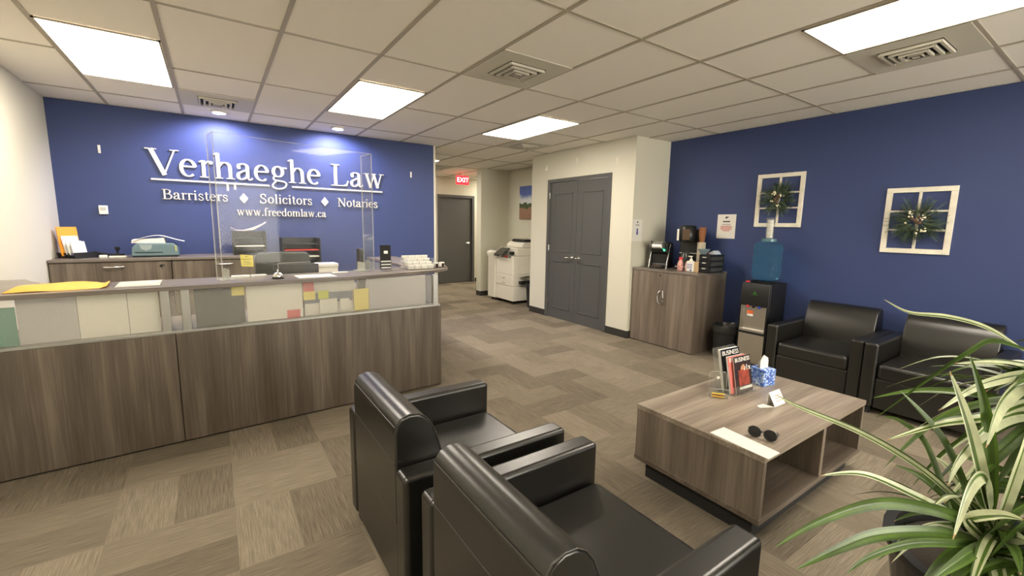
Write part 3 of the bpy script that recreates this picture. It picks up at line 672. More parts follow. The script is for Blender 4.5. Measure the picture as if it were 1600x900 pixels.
# receptionist chair, sticky note on its back
t = thing('office_chair', 'black high-backed office chair behind the reception desk', 'office chair', (.55, 4.50, 0), math.pi)
obj('backrest', MB().prism([(-.23, .62), (.23, .62), (.245, .9), (.24, 1.13), (.21, 1.165), (-.21, 1.165), (-.24, 1.13), (-.245, .9)], -.36, -.27, 1), mat('dark_grey_leather', (.035, .038, .032), .35), t, bevel=.035, seg=5)
obj('seat', MB().box(-.26, .26, -.25, .25, .44, .53), M_leather, t, bevel=.03); obj('column', MB().cyl((0, 0, .08), .03, .36), M_chrome, t, smooth=True)
m = MB()
for k in range(5): a = 2*math.pi*k/5; m.tube([(0, 0, .1), (.3*math.cos(a), .3*math.sin(a), .065)], [.03, .018]); m.sphere((.3*math.cos(a), .3*math.sin(a), .03), .03)
obj('star_base', m, M_black, t, smooth=True); obj('back_bracket', MB().box(-.04, .04, -.28, -.22, .48, .66), M_black, t)
t = thing('computer_monitor', 'black monitor at the right side of the office chair behind the plexiglass', 'monitor', (.58, 4.02, .7355), 0)
obj('screen_housing', MB().box(-.19, .15, 0, .03, .05, .375), M_black, t, bevel=.006); obj('stand', MB().box(-.1, .1, .02, .16, 0, .012).box(-.03, .03, .031, .05, .012, .25), M_black, t)
t = thing('sticky_note', 'yellow handwritten sticky note on a small clear stand left of the office chair', 'sticky note', D(-1.545+.11, .47-.05, ZT), DR)
obj('note', MB().add([(-.035, 0, .075), (.045, 0, .068), (.045, -.004, .155), (-.04, -.004, .165), (-.035, .001, .075), (.045, .001, .068), (.045, -.003, .155), (-.04, -.003, .165)], [(0, 1, 2, 3), (7, 6, 5, 4), (0, 4, 5, 1), (1, 5, 6, 2), (2, 6, 7, 3), (3, 7, 4, 0)]), M_yellow, t)
m = MB()
for z, w in ((.145, .01), (.125, .028), (.105, .024), (.09, .03)): m.box(-w, w, -.0055, -.0045, z, z+.003)
obj('handwriting', m, M_ctext, t); obj('stand', MB().box(-.02, .02, 0, .03, 0, .003).box(-.003, .003, .002, .005, .003, .11), M_acr, t)
t = thing('paper_box', 'low white box behind the desk at the right of the office chair', 'box', (.965, 4.90, .7355), 0)
obj('base', MB().box(-.095, .095, -.1, .1, 0, .27), M_offw, t, bevel=.003); obj('lid', MB().box(-.10, .10, -.105, .105, .27, .30), M_paper, t, bevel=.002)
t = thing('desk_speaker', 'slim black speaker standing behind the right side of the plexiglass', 'speaker', (1.235, 4.6, .7355), 0)
obj('housing', MB().prism([(-.035, 0), (.035, 0), (.03, .46), (-.02, .465)], -.05, .05, 1), M_black, t, bevel=.004); obj('foot', MB().box(-.05, .05, -.07, .07, 0, .006), M_black, t)

# ------------------------------------------------------------------ credenzas behind the desk
def credenza(x0, x1, lab, lock):
    t = thing('storage_credenza', lab, 'cabinet', ((x0+x1)/2, 5.578, 0), 0, 'grey oak credenzas along the navy wall'); w = (x1-x0)/2
    obj('carcass', MB().box(-w, w, .02, .54, .0, 1.057), M_wood, t); obj('top', MB().box(-w, w, -.012, .545, 1.057, 1.082), M_top, t, bevel=.002)
    zs = (.02, .36, .70, 1.05)
    for k in range(3):
        d = obj('drawer', MB().box(-w+.004, w-.004, 0, .02, zs[k]+.003, zs[k+1]-.003), M_wood, t, bevel=.0015)
        zc = zs[k+1]-.045
        pts = [(-.075, -.002, zc), (-.06, -.018, zc), (0, -.026, zc-.003), (.06, -.018, zc), (.075, -.002, zc)]
        obj('drawer_handle', MB().tube(pts, .0075, 10), M_chrome, d, smooth=True)['label'] = 'bright arched pull'
    if lock: obj('lock', MB().cyl((w-.083, -.006, 1.005), .012, .008, 14, 1).tube([(w-.083, -.012, 1.005), (w-.06, -.02, 1.02), (w-.055, -.02, 1.0)], .004), M_blackm, t)
credenza(XL+.006, -.372, 'grey oak drawer credenza at the left wall under the envelope sorter', True)
credenza(-.368, .52, 'grey oak drawer credenza right of centre under the black paper tray', False)
ZC = 1.0825
t = thing('letter_sorter', 'black letter sorter standing on the left end of the credenza', 'letter sorter', (-1.10, 5.84, ZC), R(-42))
m = MB(); m.box(-.085, .105, -.1, .1, 0, .008)
for k in range(5): x = -.078+k*.040; m.prism([(x, 0), (x+.004, 0), (x-.02, .05), (x-.024, .05)], -.1, .1, 1)
m.prism([(.098, .008), (.102, .008), (.095, .055), (.091, .055)], -.1, .1, 1); obj('rack', m, M_black, t)
def env(x, y, w, h_, m, lab, tilt):
    o = obj('envelope', MB().prism([(0, 0), (.008, 0), (.008-tilt, h_), (-tilt, h_)], -w/2, w/2, 1), m, None, loc=(-1.10+x*math.cos(R(-42))-y*math.sin(R(-42)), 5.84+x*math.sin(R(-42))+y*math.cos(R(-42)), ZC+.0085), rotz=R(-42)); tag(o, lab, 'envelope')
env(-.068, 0, .17, .285, M_orange, 'tall orange envelope leaning in the sorter against the left wall', .028)
env(-.050, -.01, .17, .27, M_orange, 'second tall orange envelope, just right of the first in the sorter', .03)
env(-.012, -.01, .14, .20, M_paper, 'tallest white envelope in the sorter', .05)
env(.028, -.02, .13, .155, M_paper, 'middle white envelope in the sorter', .035)
env(.066, -.02, .12, .15, M_paper, 'white envelope nearest the right of the sorter', .03)
t = thing('paper_shredder_head', 'long low black stapler box lying right of the letter sorter', 'stapler', (-.955, 5.92, ZC), -.05); t.name = 'heavy_stapler'
obj('base', MB().box(-.05, .08, -.03, .03, 0, .014), M_black, t, bevel=.004); obj('arm', MB().prism([(-.04, .018), (.07, .018), (.075, .03), (.0, .045), (-.04, .06)], -.022, .022, 1), M_black, t, bevel=.004)
t = thing('rubber_stamp', 'black-handled rubber stamp standing on a pad on the credenza', 'stamp', (-.800, 5.80, ZC), 0)
obj('pad', MB().box(-.065, .065, -.04, .04, 0, .016), M_offw, t, bevel=.003); obj('block', MB().box(-.055, .05, -.028, .028, .0165, .034), M_black, t, bevel=.003)
obj('handle', MB().lathe([(.010, .034), (.008, .06), (.014, .07), (.02, .082), (.022, .096), (.014, .104), (.0001, .106)]), M_black, t, smooth=True)
tag(obj('correction_tape', MB().box(-.03, .03, -.018, .018, 0, .028), M_offw, None, bevel=.008, loc=(-.90, 5.74, ZC)), 'small white tape box between the stapler and the rubber stamp', 'tape')
t = thing('postage_scale', 'grey-green postage machine on the credenza with a sheet draped over it', 'office machine', (-.50, 5.83, ZC), 0)
obj('body', MB().prism([(-.19, .012), (.19, .012), (.185, .10), (.15, .14), (-.14, .14), (-.18, .10)], -.12, .12, 1), M_pm, t, bevel=.012)
obj('front_plate', MB().prism([(-.12, .125), (-.02, .125), (-.03, .085), (-.07, .065), (-.11, .085)], -.123, -.119, 1), mat('pale_panel', (.30, .36, .36), .4), t)
obj('slot', MB().box(-.16, .06, -.125, -.1195, .045, .052), M_dark, t); obj('foot_strip', MB().box(-.18, .18, -.11, .11, 0, .012), M_black, t); obj('side_light', MB().box(.165, .172, -.124, -.118, .06, .115), M_yellow, t)
m = MB(); P = []
for k in range(13): u_ = k/12; P.append((-.18+.42*u_, .205-.07*abs(u_-.55)**1.3*1.6+.015*math.sin(u_*5)))
m.prism(P+[(x, z-.002) for x, z in reversed(P)], -.10, .09, 1)
tag(obj('paper_sheet', m, M_paper, None, loc=(-.50, 5.83, ZC+.006), rotz=.05), 'bent white sheet draped over the postage machine', 'paper')
tag(obj('paper_stack', MB().prism([(-.17, 0), (.10, 0), (.09, .052), (-.16, .035)], -.09, .09, 1), M_paper, None, loc=(-.515, 5.83, ZC+.1415)), 'wedge of white papers on top of the postage machine under the bent sheet', 'paper')
def trays(x, y, z, w, n, pitch, lab, cols, rz=0):
    t = thing('paper_tray_stack', lab, 'paper tray', (x, y, z), rz)
    m = MB()
    for k in range(n): zz = k*pitch; m.box(-w, w, -.14, .14, zz, zz+.004); m.box(-w, -w+.004, -.14, .14, zz, zz+pitch*.93); m.box(w-.004, w, -.14, .14, zz, zz+pitch*.93); m.box(-w, w, .136, .14, zz, zz+pitch*.93)
    obj('shelves', m, M_black, t)
    m = MB()
    for sx in (-1, 1):
        for sy in (-1, 1): m.box(sx*(w+.003)-.006, sx*(w+.003)+.006, sy*.12-.02, sy*.12+.02, 0, n*pitch)
    obj('support', m, M_black, t, bevel=.003)
    for k, c in enumerate(cols):
        if c is None: continue
        tag(obj('paper_pile', MB().box(-w+.015, w-.015, -.13, .12, 0, .012), c[0], None, loc=(x, y, z+k*pitch+.0045), rotz=rz), c[1], 'paper')
trays(.335, 5.86, ZC, .155, 3, .09, 'left black stack of paper trays on the credenza behind the office chair', [None, (M_paper, 'white papers in the middle level of the left black tray stack')])
m = MB(); P = [(-.17, .03), (-.12, .0), (-.04, -.002), (.04, .008), (.09, .035), (.15, .075), (.175, .095)]
m.prism(P+[(x, z+.004+.02*max(0, 1-abs(x-.05)/.1)) for x, z in reversed(P)], -.12, .10, 1)
tag(obj('loose_papers', m, [mat('pinkish_paper', (.72, .52, .44), .7)], None, loc=(.335, 5.86, ZC+.273)), 'curled pinkish papers spilling out of the left black tray stack', 'paper')
tag(obj('side_cabinet', MB().box(-.27, .27, -.25, .24, 0, .965), M_wood, None, bevel=.002, loc=(.80, 5.87, 0)), 'grey oak cabinet under the right stack of black paper trays', 'cabinet')
trays(.865, 5.86, .9655, .20, 4, .077, 'right black stack of paper trays, wider than the left one', [None, (M_paper, 'white papers in the lower level of the right tray stack'), (M_redn, 'red folder in the upper middle level of the right tray stack'), None])

# ------------------------------------------------------------------ armchairs
def armchair(lab, x, y, rz):
    t = thing('armchair', lab, 'armchair', (x, y, 0), rz, 'black leather club armchairs')
    Wd, Dp, AT = .378, .74, .094
    for s_ in (-1, 1):
        y0, y1 = sorted((s_*Wd, s_*(Wd-AT)))
        a = obj('arm', MB().box(0, Dp, y0, y1, .055, .58), M_leather, t, bevel=.020, seg=5)
        yi = s_*(Wd-AT+.006)
        z_ = .572
        obj('seam', MB().tube([(.02, yi, z_), (Dp-.02, yi, z_)], .0022, 6).tube([(.02, s_*(Wd-.006), z_), (Dp-.02, s_*(Wd-.006), z_)], .0022, 6), M_seam, a)
    Wi = Wd-AT-.001
    obj('front_panel', MB().box(.68, .722, -Wi, Wi, .055, .30), M_leather, t, bevel=.012)
    obj('seat', MB().box(.13, .735, -Wi+.002, Wi-.002, .29, .425), M_leather, t, bevel=.035, seg=5)
    pr = [(.004, .34), (.004, .70), (.010, .735), (.028, .757), (.060, .768), (.095, .764), (.125, .745), (.150, .710), (.172, .655), (.190, .58), (.200, .50), (.205, .41), (.205, .34)]
    bk = obj('backrest', MB().prism(pr, -Wi+.001, Wi-.001, 1), M_leather, t, bevel=.010, seg=3)
    obj('seam', MB().tube([(.006, -Wi+.01, .728), (.006, Wi-.01, .728)], .0022, 6), M_seam, bk)
    obj('seam', MB().tube([(x_-.000, -Wi+.004, z_+.001) for x_, z_ in pr[1:11]], .002, 6), M_seam, bk)
    rp_ = obj('rear_panel', MB().box(.006, .03, -Wi, Wi, .055, .60), M_leather, t, bevel=.006)
    obj('seam', MB().tube([(.005, -Wi+.01, .585), (.005, Wi-.01, .585)], .003, 6), M_seam, rp_)
    for a in (.05, Dp-.05):
        for c in (-1, 1): obj('leg', MB().box(a-.025, a+.025, c*(Wd-.05)-.025, c*(Wd-.05)+.025, 0, .055), M_blackm, t)
    return t
ch1 = armchair('near black armchair closest to the reception desk, seen from behind', .488, 1.735, 0)
for lab, x, y, rz in (('near black armchair at the bottom centre, right of the other near one', .515, .905, 0),
                      ('far black armchair beside the water cooler against the navy wall', 5.035, 1.606, math.pi),
                      ('far black armchair behind the plant, right of the one by the cooler', 5.020, .846, math.pi)):
    c = copy_tree(ch1); c.location = (x, y, 0); c.rotation_euler.z = rz; c['label'] = lab

# ------------------------------------------------------------------ coffee table
TX, TY, TZ = 1.98, .865, .445
t = thing('coffee_table', 'low grey oak coffee table with open shelves in front of the armchairs', 'coffee table', (TX, TY, 0), .004)
TW, TD = 1.23, .72
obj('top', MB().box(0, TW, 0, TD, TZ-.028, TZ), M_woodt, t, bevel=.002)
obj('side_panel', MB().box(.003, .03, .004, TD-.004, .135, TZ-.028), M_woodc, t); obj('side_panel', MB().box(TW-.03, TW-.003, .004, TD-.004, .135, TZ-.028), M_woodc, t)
obj('bottom_shelf', MB().box(0, TW, 0, TD, .108, .135), M_woodx, t, bevel=.002)
obj('divider', MB().box(.650, .684, .006, TD-.006, .135, TZ-.028), M_woodc, t); obj('centre_panel', MB().box(.03, .650, TD/2, TD/2+.018, .135, TZ-.028), M_woodx, t); obj('centre_panel', MB().box(.684, TW-.03, TD/2, TD/2+.018, .135, TZ-.028), M_woodx, t)
obj('plinth', MB().box(.05, TW-.05, .05, TD-.05, 0, .108), M_blackm, t)
TZ += .0006
# glossy magazines in a clear two-pocket rack
FR = R(-58)      # direction the covers face
t = thing('magazine_rack', 'clear two-step rack holding magazines on the coffee table', 'magazine rack', (2.685, 1.395, TZ), FR)
# local: x = left-right of the cover, -y = towards the viewer
def lean(x0, x1, y, z0, h_, th, k=.20):
    return [(x0, y, z0), (x1, y, z0), (x1, y+k*h_, z0+h_), (x0, y+k*h_, z0+h_), (x0, y+th, z0), (x1, y+th, z0), (x1, y+th+k*h_, z0+h_), (x0, y+th+k*h_, z0+h_)]
QF = [(0, 1, 2, 3), (7, 6, 5, 4), (0, 4, 5, 1), (1, 5, 6, 2), (2, 6, 7, 3), (3, 7, 4, 0)]
FR = R(-4)
t.rotation_euler.z = FR
m = MB(); m.box(-.115, .115, -.075, .085, 0, .003); m.add(lean(-.115, .115, -.072, .003, .05, .002), QF); m.add(lean(-.115, .115, -.012, .003, .13, .002), QF); m.add(lean(-.115, .115, .05, .003, .26, .002), QF)
for x in (-.115, .1125): m.prism([(-.072, .003), (.06, .003), (.10, .26), (.05, .24), (-.005, .12), (-.062, .05)], x, x+.0025, 0)
obj('rack', m, M_acr, t)
def magazine(lab, x0, x1, y, h_, cols, title, fig, pages=.012):
    mt = thing('magazine', lab, 'magazine', t.location, FR)
    obj('cover', MB().add(lean(x0, x1, y, .004, h_, .0012), QF), cols, mt)
    obj('pages', MB().add(lean(x0+.002, x1-.002, y+.0014, .004, h_-.002, pages), QF), M_paper, mt)
    up = Vector((0, .20, 1)).normalized(); rg = Vector((1, 0, 0)); pt = lambda u_, v_: Vector((x0+(x1-x0)*u_, y-.0004+.2*h_*v_-.001, .004+h_*v_))
    w = x1-x0
    text_obj('title', title, w*.215, M_paper, mt, (rg, up, pt(.5, .90)))
    if fig:
        obj('portrait', MB().add(lean(x0+w*.20, x1-w*.16, y-.0016+.2*h_*.20, .004+h_*.20, h_*.42, .0005), QF), mat('red_jacket', (.26, .045, .025), .4, vary=.5, vscale=40), mt)
        q = pt(.47, .68); obj('face', MB().cyl((q.x, q.y-.0022, q.z), w*.13, .001, 16, 1), mat('skin_print', (.45, .22, .12), .4), mt)
        text_obj('headline', 'v1x', w*.30, M_paper, mt, (rg, up, pt(.74, .66)))
        a, b2 = pt(.2, .10), pt(.95, .17); obj('banner', MB().add(lean(a.x, b2.x, a.y-.001, a.z, h_*.07, .0005), QF), M_paper, mt)
    return mt
M_cov = mat('dark_glossy_cover', (.035, .022, .02), .18); M_cov2 = mat('black_glossy_cover', (.012, .012, .016), .18); M_cov3 = mat('red_white_cover', (.6, .16, .14), .25)
magazine('taller dark magazine standing in the rear pocket of the clear rack', -.10, .09, .004, .255, M_cov2, 'BUSINESS', False, .02)
magazine('front magazine with a red-jacketed person on its cover', -.075, .095, -.062, .225, M_cov, 'BUSINESS', True, .006)
magazine('pale magazine just behind the front one in the clear rack', -.105, .075, -.044, .225, M_cov3, 'BUSINESS', False, .012)
t = thing('crayon_holder', 'small clear holder with wax crayons on the coffee table', 'holder', (2.475, 1.385, TZ), R(-46))
m = MB(); m.box(-.052, .052, -.028, .03, 0, .003); m.box(-.052, .052, -.028, -.0255, .003, .058); m.box(-.052, -.0495, -.0255, .03, .003, .06); m.box(.0495, .052, -.0255, .03, .003, .06)
m.prism([(-.049, .003), (.049, .003), (.049, .135), (.035, .15), (-.035, .15), (-.049, .135)], .0275, .03, 1); obj('holder', m, M_acr, t)
obj('rim', MB().box(-.052, .052, -.0285, -.0250, .058, .060).tube([(-.051, .029, .06), (-.051, .029, .135), (-.036, .029, .151), (.036, .029, .151), (.051, .029, .135), (.051, .029, .06)], .0014, 6), M_acre, t)
obj('logo', MB().cyl((0, .024, .115), .009, .002, 16, 1), M_paper, t)
cr = None; names = (('yellow', (.85, .55, .02)), ('orange', (.85, .22, .02)), ('brown', (.25, .1, .03)), ('amber', (.9, .4, .03)), ('golden', (.9, .62, .08)), ('dark green', (.04, .10, .04)))
for k, (nm, cc) in enumerate(names):
    z = .008+.009*(k//2); o = Vector((2.475, 1.385, TZ+z)); tc_ = thing('crayon', nm+' wax crayon lying in the small clear holder', 'crayon', o, R(-46)+(.25 if k % 2 else -.12), 'crayons in the clear holder')
    yy = -.012+.018*(k % 2); obj('stick', MB().lathe([(.0001, -.036), (.0042, -.034), (.0042, .030), (.0018, .036), (.0001, .037)], (0, yy, 0), 8, 0), mat('crayon_'+nm, cc, .5), tc_)
# tissue box
m_, t_, b_ = newmat('tissue_print'); N = t_.nodes; vo = N.new('ShaderNodeTexVoronoi'); vo.inputs['Scale'].default_value = 85; tc = N.new('ShaderNodeTexCoord'); t_.links.new(tc.outputs['Object'], vo.inputs['Vector'])
rp = N.new('ShaderNodeValToRGB'); t_.links.new(vo.outputs['Color'], rp.inputs[0]); el = rp.color_ramp.elements; el[0].position = .2; el[0].color = (.02, .06, .35, 1); el[1].position = .8; el[1].color = (.55, .68, .85, 1); k = el.new(.5); k.color = (.10, .22, .60, 1)
t_.links.new(rp.outputs[0], b_.inputs['Base Color'])
t = thing('tissue_box', 'blue and white patterned tissue box with a tissue pulled up', 'tissue box', (2.955, 1.365, TZ), R(-12))
obj('carton', MB().box(-.055, .055, -.055, .055, 0, .11), m_, t, bevel=.003)
m = MB(); P = [(-.045, 0, .106), (.04, 0, .106), (.06, .012, .165), (.03, .02, .185), (-.02, .0, .170), (-.055, -.01, .150), (0, .022, .13)]
m.add([(x, y, z) for x, y, z in P]+[(x, y+.004, z) for x, y, z in P], [(0, 1, 6), (1, 2, 6), (2, 3, 6), (3, 4, 6), (4, 5, 6), (5, 0, 6), (8, 7, 13), (9, 8, 13), (10, 9, 13), (11, 10, 13), (12, 11, 13), (7, 12, 13)])
m.add([(-.04, -.012, .108), (.03, -.014, .108), (.02, -.02, .165), (-.05, -.016, .172), (-.01, .01, .16)], [(0, 1, 2, 3), (0, 4, 1), (3, 2, 4)])
obj('tissue', m, M_paper, t)
# tent card
t = thing('tent_card', 'folded white tent card with faint print on the coffee table', 'card', (2.645, 1.15, TZ), R(-1))
def sl(q, th=.0012): return MB().sheet([Vector(p) for p in q], th)
obj('front_face', sl([(-.03, -.03, 0), (.09, -.03, 0), (.085, .008, .075), (-.035, .008, .075)]), M_paper, t)
obj('rear_face', sl([(-.036, .016, 0), (.084, .016, 0), (.085, .0095, .075), (-.035, .0095, .075)]), M_paper, t)
obj('base_flap', sl([(-.115, .012, .0005), (-.032, -.03, .0005), (-.040, .030, .0005), (-.10, .035, .0005)]), M_paper, t)
m = MB(); m.add([(-.015, -.0275, .005), (.07, -.0275, .005), (.07, -.0265, .007), (-.015, -.0265, .007)], [(0, 1, 2, 3)])
for z in (.022, .036, .050): y_ = -.03+.038*z/.075-.0022; m.box(.0, .07, y_-.0005, y_+.0002, z, z+.004)
obj('print', m, mat('faded_ink', (.5, .35, .28), .7), t)
t = thing('paper_sheet', 'white form lying at the near left corner of the coffee table', 'paper', (2.045, .995, TZ), .0)
obj('sheet', MB().add([(-.05, .145, 0), (.065, .14, 0), (.035, -.145, 0), (-.068, -.145, 0), (-.05, .145, .003), (.065, .14, .003), (.035, -.145, .003), (-.068, -.145, .003)], QF), M_paper, t)
# sunglasses
t = thing('sunglasses', 'black sunglasses lying on the coffee table beside the white form', 'sunglasses', (2.15, .965, TZ+.002), R(-75))
ln = MB()
for s_ in (-1, 1): ln.lathe([(.0001, 0), (.024, .001), (.0255, .004), (.024, .007), (.0001, .006)], (s_*.034, 0, .024), 18, 1)
obj('lens', ln, M_black, t, smooth=True)
fr = MB()
for s_ in (-1, 1): fr.tube([(s_*.034+.026*math.cos(2*math.pi*k/18), .003, .026+.0245*math.sin(2*math.pi*k/18)) for k in range(18)], .0045, 8, True); fr.tube([(s_*.060, .003, .034), (s_*.064, .02, .032), (s_*.060, .07, .016), (s_*.045, .12, .002)], .0028, 6)
fr.tube([(-.010, .003, .032), (0, .002, .035), (.010, .003, .032)], .003, 6); obj('frame', fr, M_black, t, smooth=True)

# ------------------------------------------------------------------ storage cabinet with the coffee corner
CX, CY0, CY1, CZ = 4.50, 2.885, 3.795, .951
t = thing('storage_cabinet', 'two-door grey oak storage cabinet holding the coffee machines', 'cabinet', (CX, (CY0+CY1)/2, 0), R(-90)); w = (CY1-CY0)/2
obj('carcass', MB().box(-w, w, .021, .615, .0, CZ-.026), M_woodc, t); obj('top', MB().box(-w-.004, w+.004, -.006, .62, CZ-.026, CZ), M_top, t, bevel=.002)
for s_ in (-1, 1):
    d = obj('door', MB().box(min(s_*.0015, s_*(w-.001)), max(s_*.0015, s_*(w-.001)), 0, .019, .012, CZ-.03), M_woodc, t, bevel=.0012)
    xh = s_*.030
    obj('door_handle', MB().tube([(xh-s_*.012, -.001, .53), (xh+s_*.004, -.020, .56), (xh+s_*.010, -.026, .615), (xh+s_*.004, -.020, .67), (xh-s_*.012, -.001, .70)], .0080, 10), M_alu, d, smooth=True)['label'] = 'arched steel pull'
obj('lock', MB().cyl((-.03, -.004, .885), .010, .006, 14, 1), M_blackm, t)
CZ += .0006
# pod coffee maker
t = thing('pod_coffee_maker', 'black and silver pod coffee maker at the left end of the storage cabinet', 'coffee maker', (4.74, 3.58, CZ), R(-75))
obj('body', MB().prism([(-.02, .0), (.16, .0), (.17, .28), (.12, .33), (-.01, .335), (-.04, .30), (-.03, .20), (.02, .18), (.02, .05)], -.11, .11, 0), M_black, t, bevel=.010)
obj('drip_tray', MB().box(-.075, .075, -.12, -.025, 0, .03), M_black, t, bevel=.004); obj('tray_plate', MB().box(-.06, .06, -.11, -.03, .03, .033), mat('copper_grille', (.35, .15, .08), .35, .8), t)
obj('brew_head', MB().prism([(-.125, .255), (-.045, .235), (.02, .30), (.0, .345), (-.07, .34), (-.12, .30)], -.07, .07, 0), M_alu, t, bevel=.014)
obj('side_band', MB().tube([(.115, -.06, .0), (.115, -.04, .10), (.115, .02, .24), (.115, .04, .315), (.115, -.02, .338), (.10, -.08, .335)], .007, 8), M_chrome, t, smooth=True)
obj('side_band', MB().tube([(-.115, -.06, .0), (-.115, -.04, .10), (-.115, .02, .24), (-.115, .04, .315), (-.115, -.02, .338), (-.10, -.08, .335)], .007, 8), M_chrome, t, smooth=True)
obj('status_light', MB().sphere((.075, -.055, .232), .011, 10), emit('green_light', (.05, .9, .35), 2.5), t)
obj('water_tank', MB().box(-.155, -.118, .0, .15, .0, .29), clear('smoky_tank', (.35, .37, .38), .1, .1), t, bevel=.008)
# tall brewer
t = thing('coffee_brewer', 'tall black coffee brewer with a glass window behind the pump bottle', 'coffee brewer', (4.95, 3.30, CZ), R(-80))
obj('body', MB().box(-.12, .11, -.02, .12, 0, .50), M_black, t, bevel=.012); obj('base', MB().box(-.12, .11, -.14, -.02, 0, .05), M_black, t, bevel=.006)
obj('hopper', MB().lathe([(.0001, .34), (.085, .34), (.098, .36), (.098, .53), (.08, .545), (.0001, .55)], (-.01, -.06, 0), 24), M_black, t, smooth=True)
obj('window', MB().box(-.10, -.075, -.165, -.155, .36, .50), M_offw, t, bevel=.003); obj('label_plate', MB().box(-.03, .06, -.165, -.157, .37, .50), M_cone, t, bevel=.002)
obj('carafe', MB().lathe([(.0001, .055), (.06, .055), (.07, .09), (.07, .15), (.045, .20), (.045, .22), (.0001, .22)], (-.01, -.085, 0), 20), M_screen, t, smooth=True)
obj('stripe', MB().box(-.11, .10, -.1415, -.1395, .03, .036).box(-.121, .111, -.022, -.0185, .2, .206), M_offw, t)
def cups(x, y, z, n, r_, p, m, lab, nm='paper_cup_stack'):
    c = thing(nm, lab, 'cups', (x, y, z)); b2 = MB()
    b2.lathe([(.0001, 0), (r_*.72, 0), (r_*.98, .085), (r_*1.05, .09), (r_*1.05, .096), (r_*.9, .096), (r_*.88, .09)], n=18)
    for k in range(1, n): zz = .09+k*p; b2.lathe([(r_*.95, zz-p+.003), (r_*.98, zz-.004), (r_*1.06, zz-.002), (r_*1.06, zz+.004), (r_*.92, zz+.004), (r_*.9, zz-.002)], n=18)
    obj('cups', b2, m, c, smooth=True)
cups(4.93, 3.127, CZ, 21, .046, .0125, M_cup, 'tall stack of cream paper cups beside the coffee brewer')
cups(4.93, 3.127, CZ+.346, 6, .040, .017, M_cupb, 'stack of brown cups standing on top of the tall cream cup stack')
cups(4.99, 3.030, CZ, 12, .036, .012, M_cupb, 'short stack of brown cups behind the blue bowl')
# condiment bottles
t = thing('creamer_bottle', 'small pink and white bottle in front of the coffee brewer', 'bottle', (4.66, 3.215, CZ))
obj('body', MB().lathe([(.0001, 0), (.03, 0), (.034, .01), (.034, .08), (.03, .10), (.018, .125), (.018, .135), (.0001, .135)]), mat('pink_print', (.62, .32, .28), .45, vary=.6, vscale=40), t, smooth=True)
obj('cap', MB().lathe([(.021, .135), (.021, .158), (.012, .166), (.0001, .166)]), M_redn, t, smooth=True)
tag(obj('sugar_shaker', MB().lathe([(.0001, 0), (.024, 0), (.026, .01), (.025, .07), (.02, .10), (.012, .112), (.0001, .114)]), mat('pale_pink_print', (.66, .42, .36), .5, vary=.3, vscale=30), None, smooth=True, loc=(4.70, 3.150, CZ)), 'smaller pink shaker right behind the pink creamer bottle', 'bottle')
t = thing('pump_bottle', 'white pump bottle of sanitizer on the storage cabinet', 'bottle', (4.66, 3.075, CZ), R(-90))
obj('body', MB().box(-.045, .045, -.025, .025, 0, .13), M_paper, t, bevel=.012); obj('label_print', MB().box(-.035, .035, -.0265, -.0252, .045, .052).box(-.035, .035, -.0265, -.0252, .065, .072).box(-.035, .035, -.0265, -.0252, .085, .092).box(.01, .03, -.0265, -.0252, .012, .03), M_btext, t)
obj('pump', MB().lathe([(.018, .13), (.018, .15), (.008, .153), (.006, .175), (.0001, .175)]).box(-.035, .012, -.008, .008, .175, .188), M_offw, t, smooth=True)
tag(obj('stir_stick_box', MB().box(-.012, .012, -.035, .035, 0, .12), mat('tan_card', (.52, .36, .20), .6), None, bevel=.001, loc=(4.67, 3.012, CZ)), 'narrow tan box between the pump bottle and the black organizer', 'box')
t = thing('drawer_organizer', 'black three-drawer pod organizer at the right end of the storage cabinet', 'organizer', (4.80, 2.935, CZ), R(-90))
obj('frame', MB().box(-.045, .09, -.13, .16, 0, .008).box(-.045, .09, -.13, .16, .205, .212).box(-.045, -.041, -.13, .16, .008, .205).box(.086, .09, -.13, .16, .008, .205).box(-.041, .086, .155, .16, .008, .205), M_black, t, bevel=.001)
M_mesh = mat('dark_mesh', (.05, .05, .045), .5)
for k in range(3):
    d = obj('drawer', MB().box(-.039, .084, -.131, .15, .011+.065*k, .069+.065*k), [M_black], t, bevel=.003)
    obj('knob', MB().box(.0, .045, -.136, -.1312, .048+.065*k, .056+.065*k), M_offw, d)
    obj('side_mesh', MB().box(.0902, .0912, -.11, .14, .018+.065*k, .060+.065*k), M_mesh, d)
ZO = CZ+.2125
t = thing('bowl', 'blue-grey bowl resting on the black organizer', 'bowl', (4.76, 2.985, ZO))
obj('bowl', MB().lathe([(.0001, 0), (.03, 0), (.062, .045), (.068, .06), (.062, .06), (.055, .045), (.025, .008), (.0001, .008)], n=24), mat('blue_grey_glaze', (.18, .24, .28), .4), t, smooth=True)
tag(obj('folded_cloth', MB().prism([(-.04, 0), (.05, 0), (.055, .018), (.0, .045), (-.03, .02)], -.05, .05, 0), mat('white_wrap', (.6, .65, .75), .5), None, bevel=.004, loc=(4.87, 2.90, ZO)), 'crumpled white wrapper on the black organizer behind the bowl', 'wrapper')

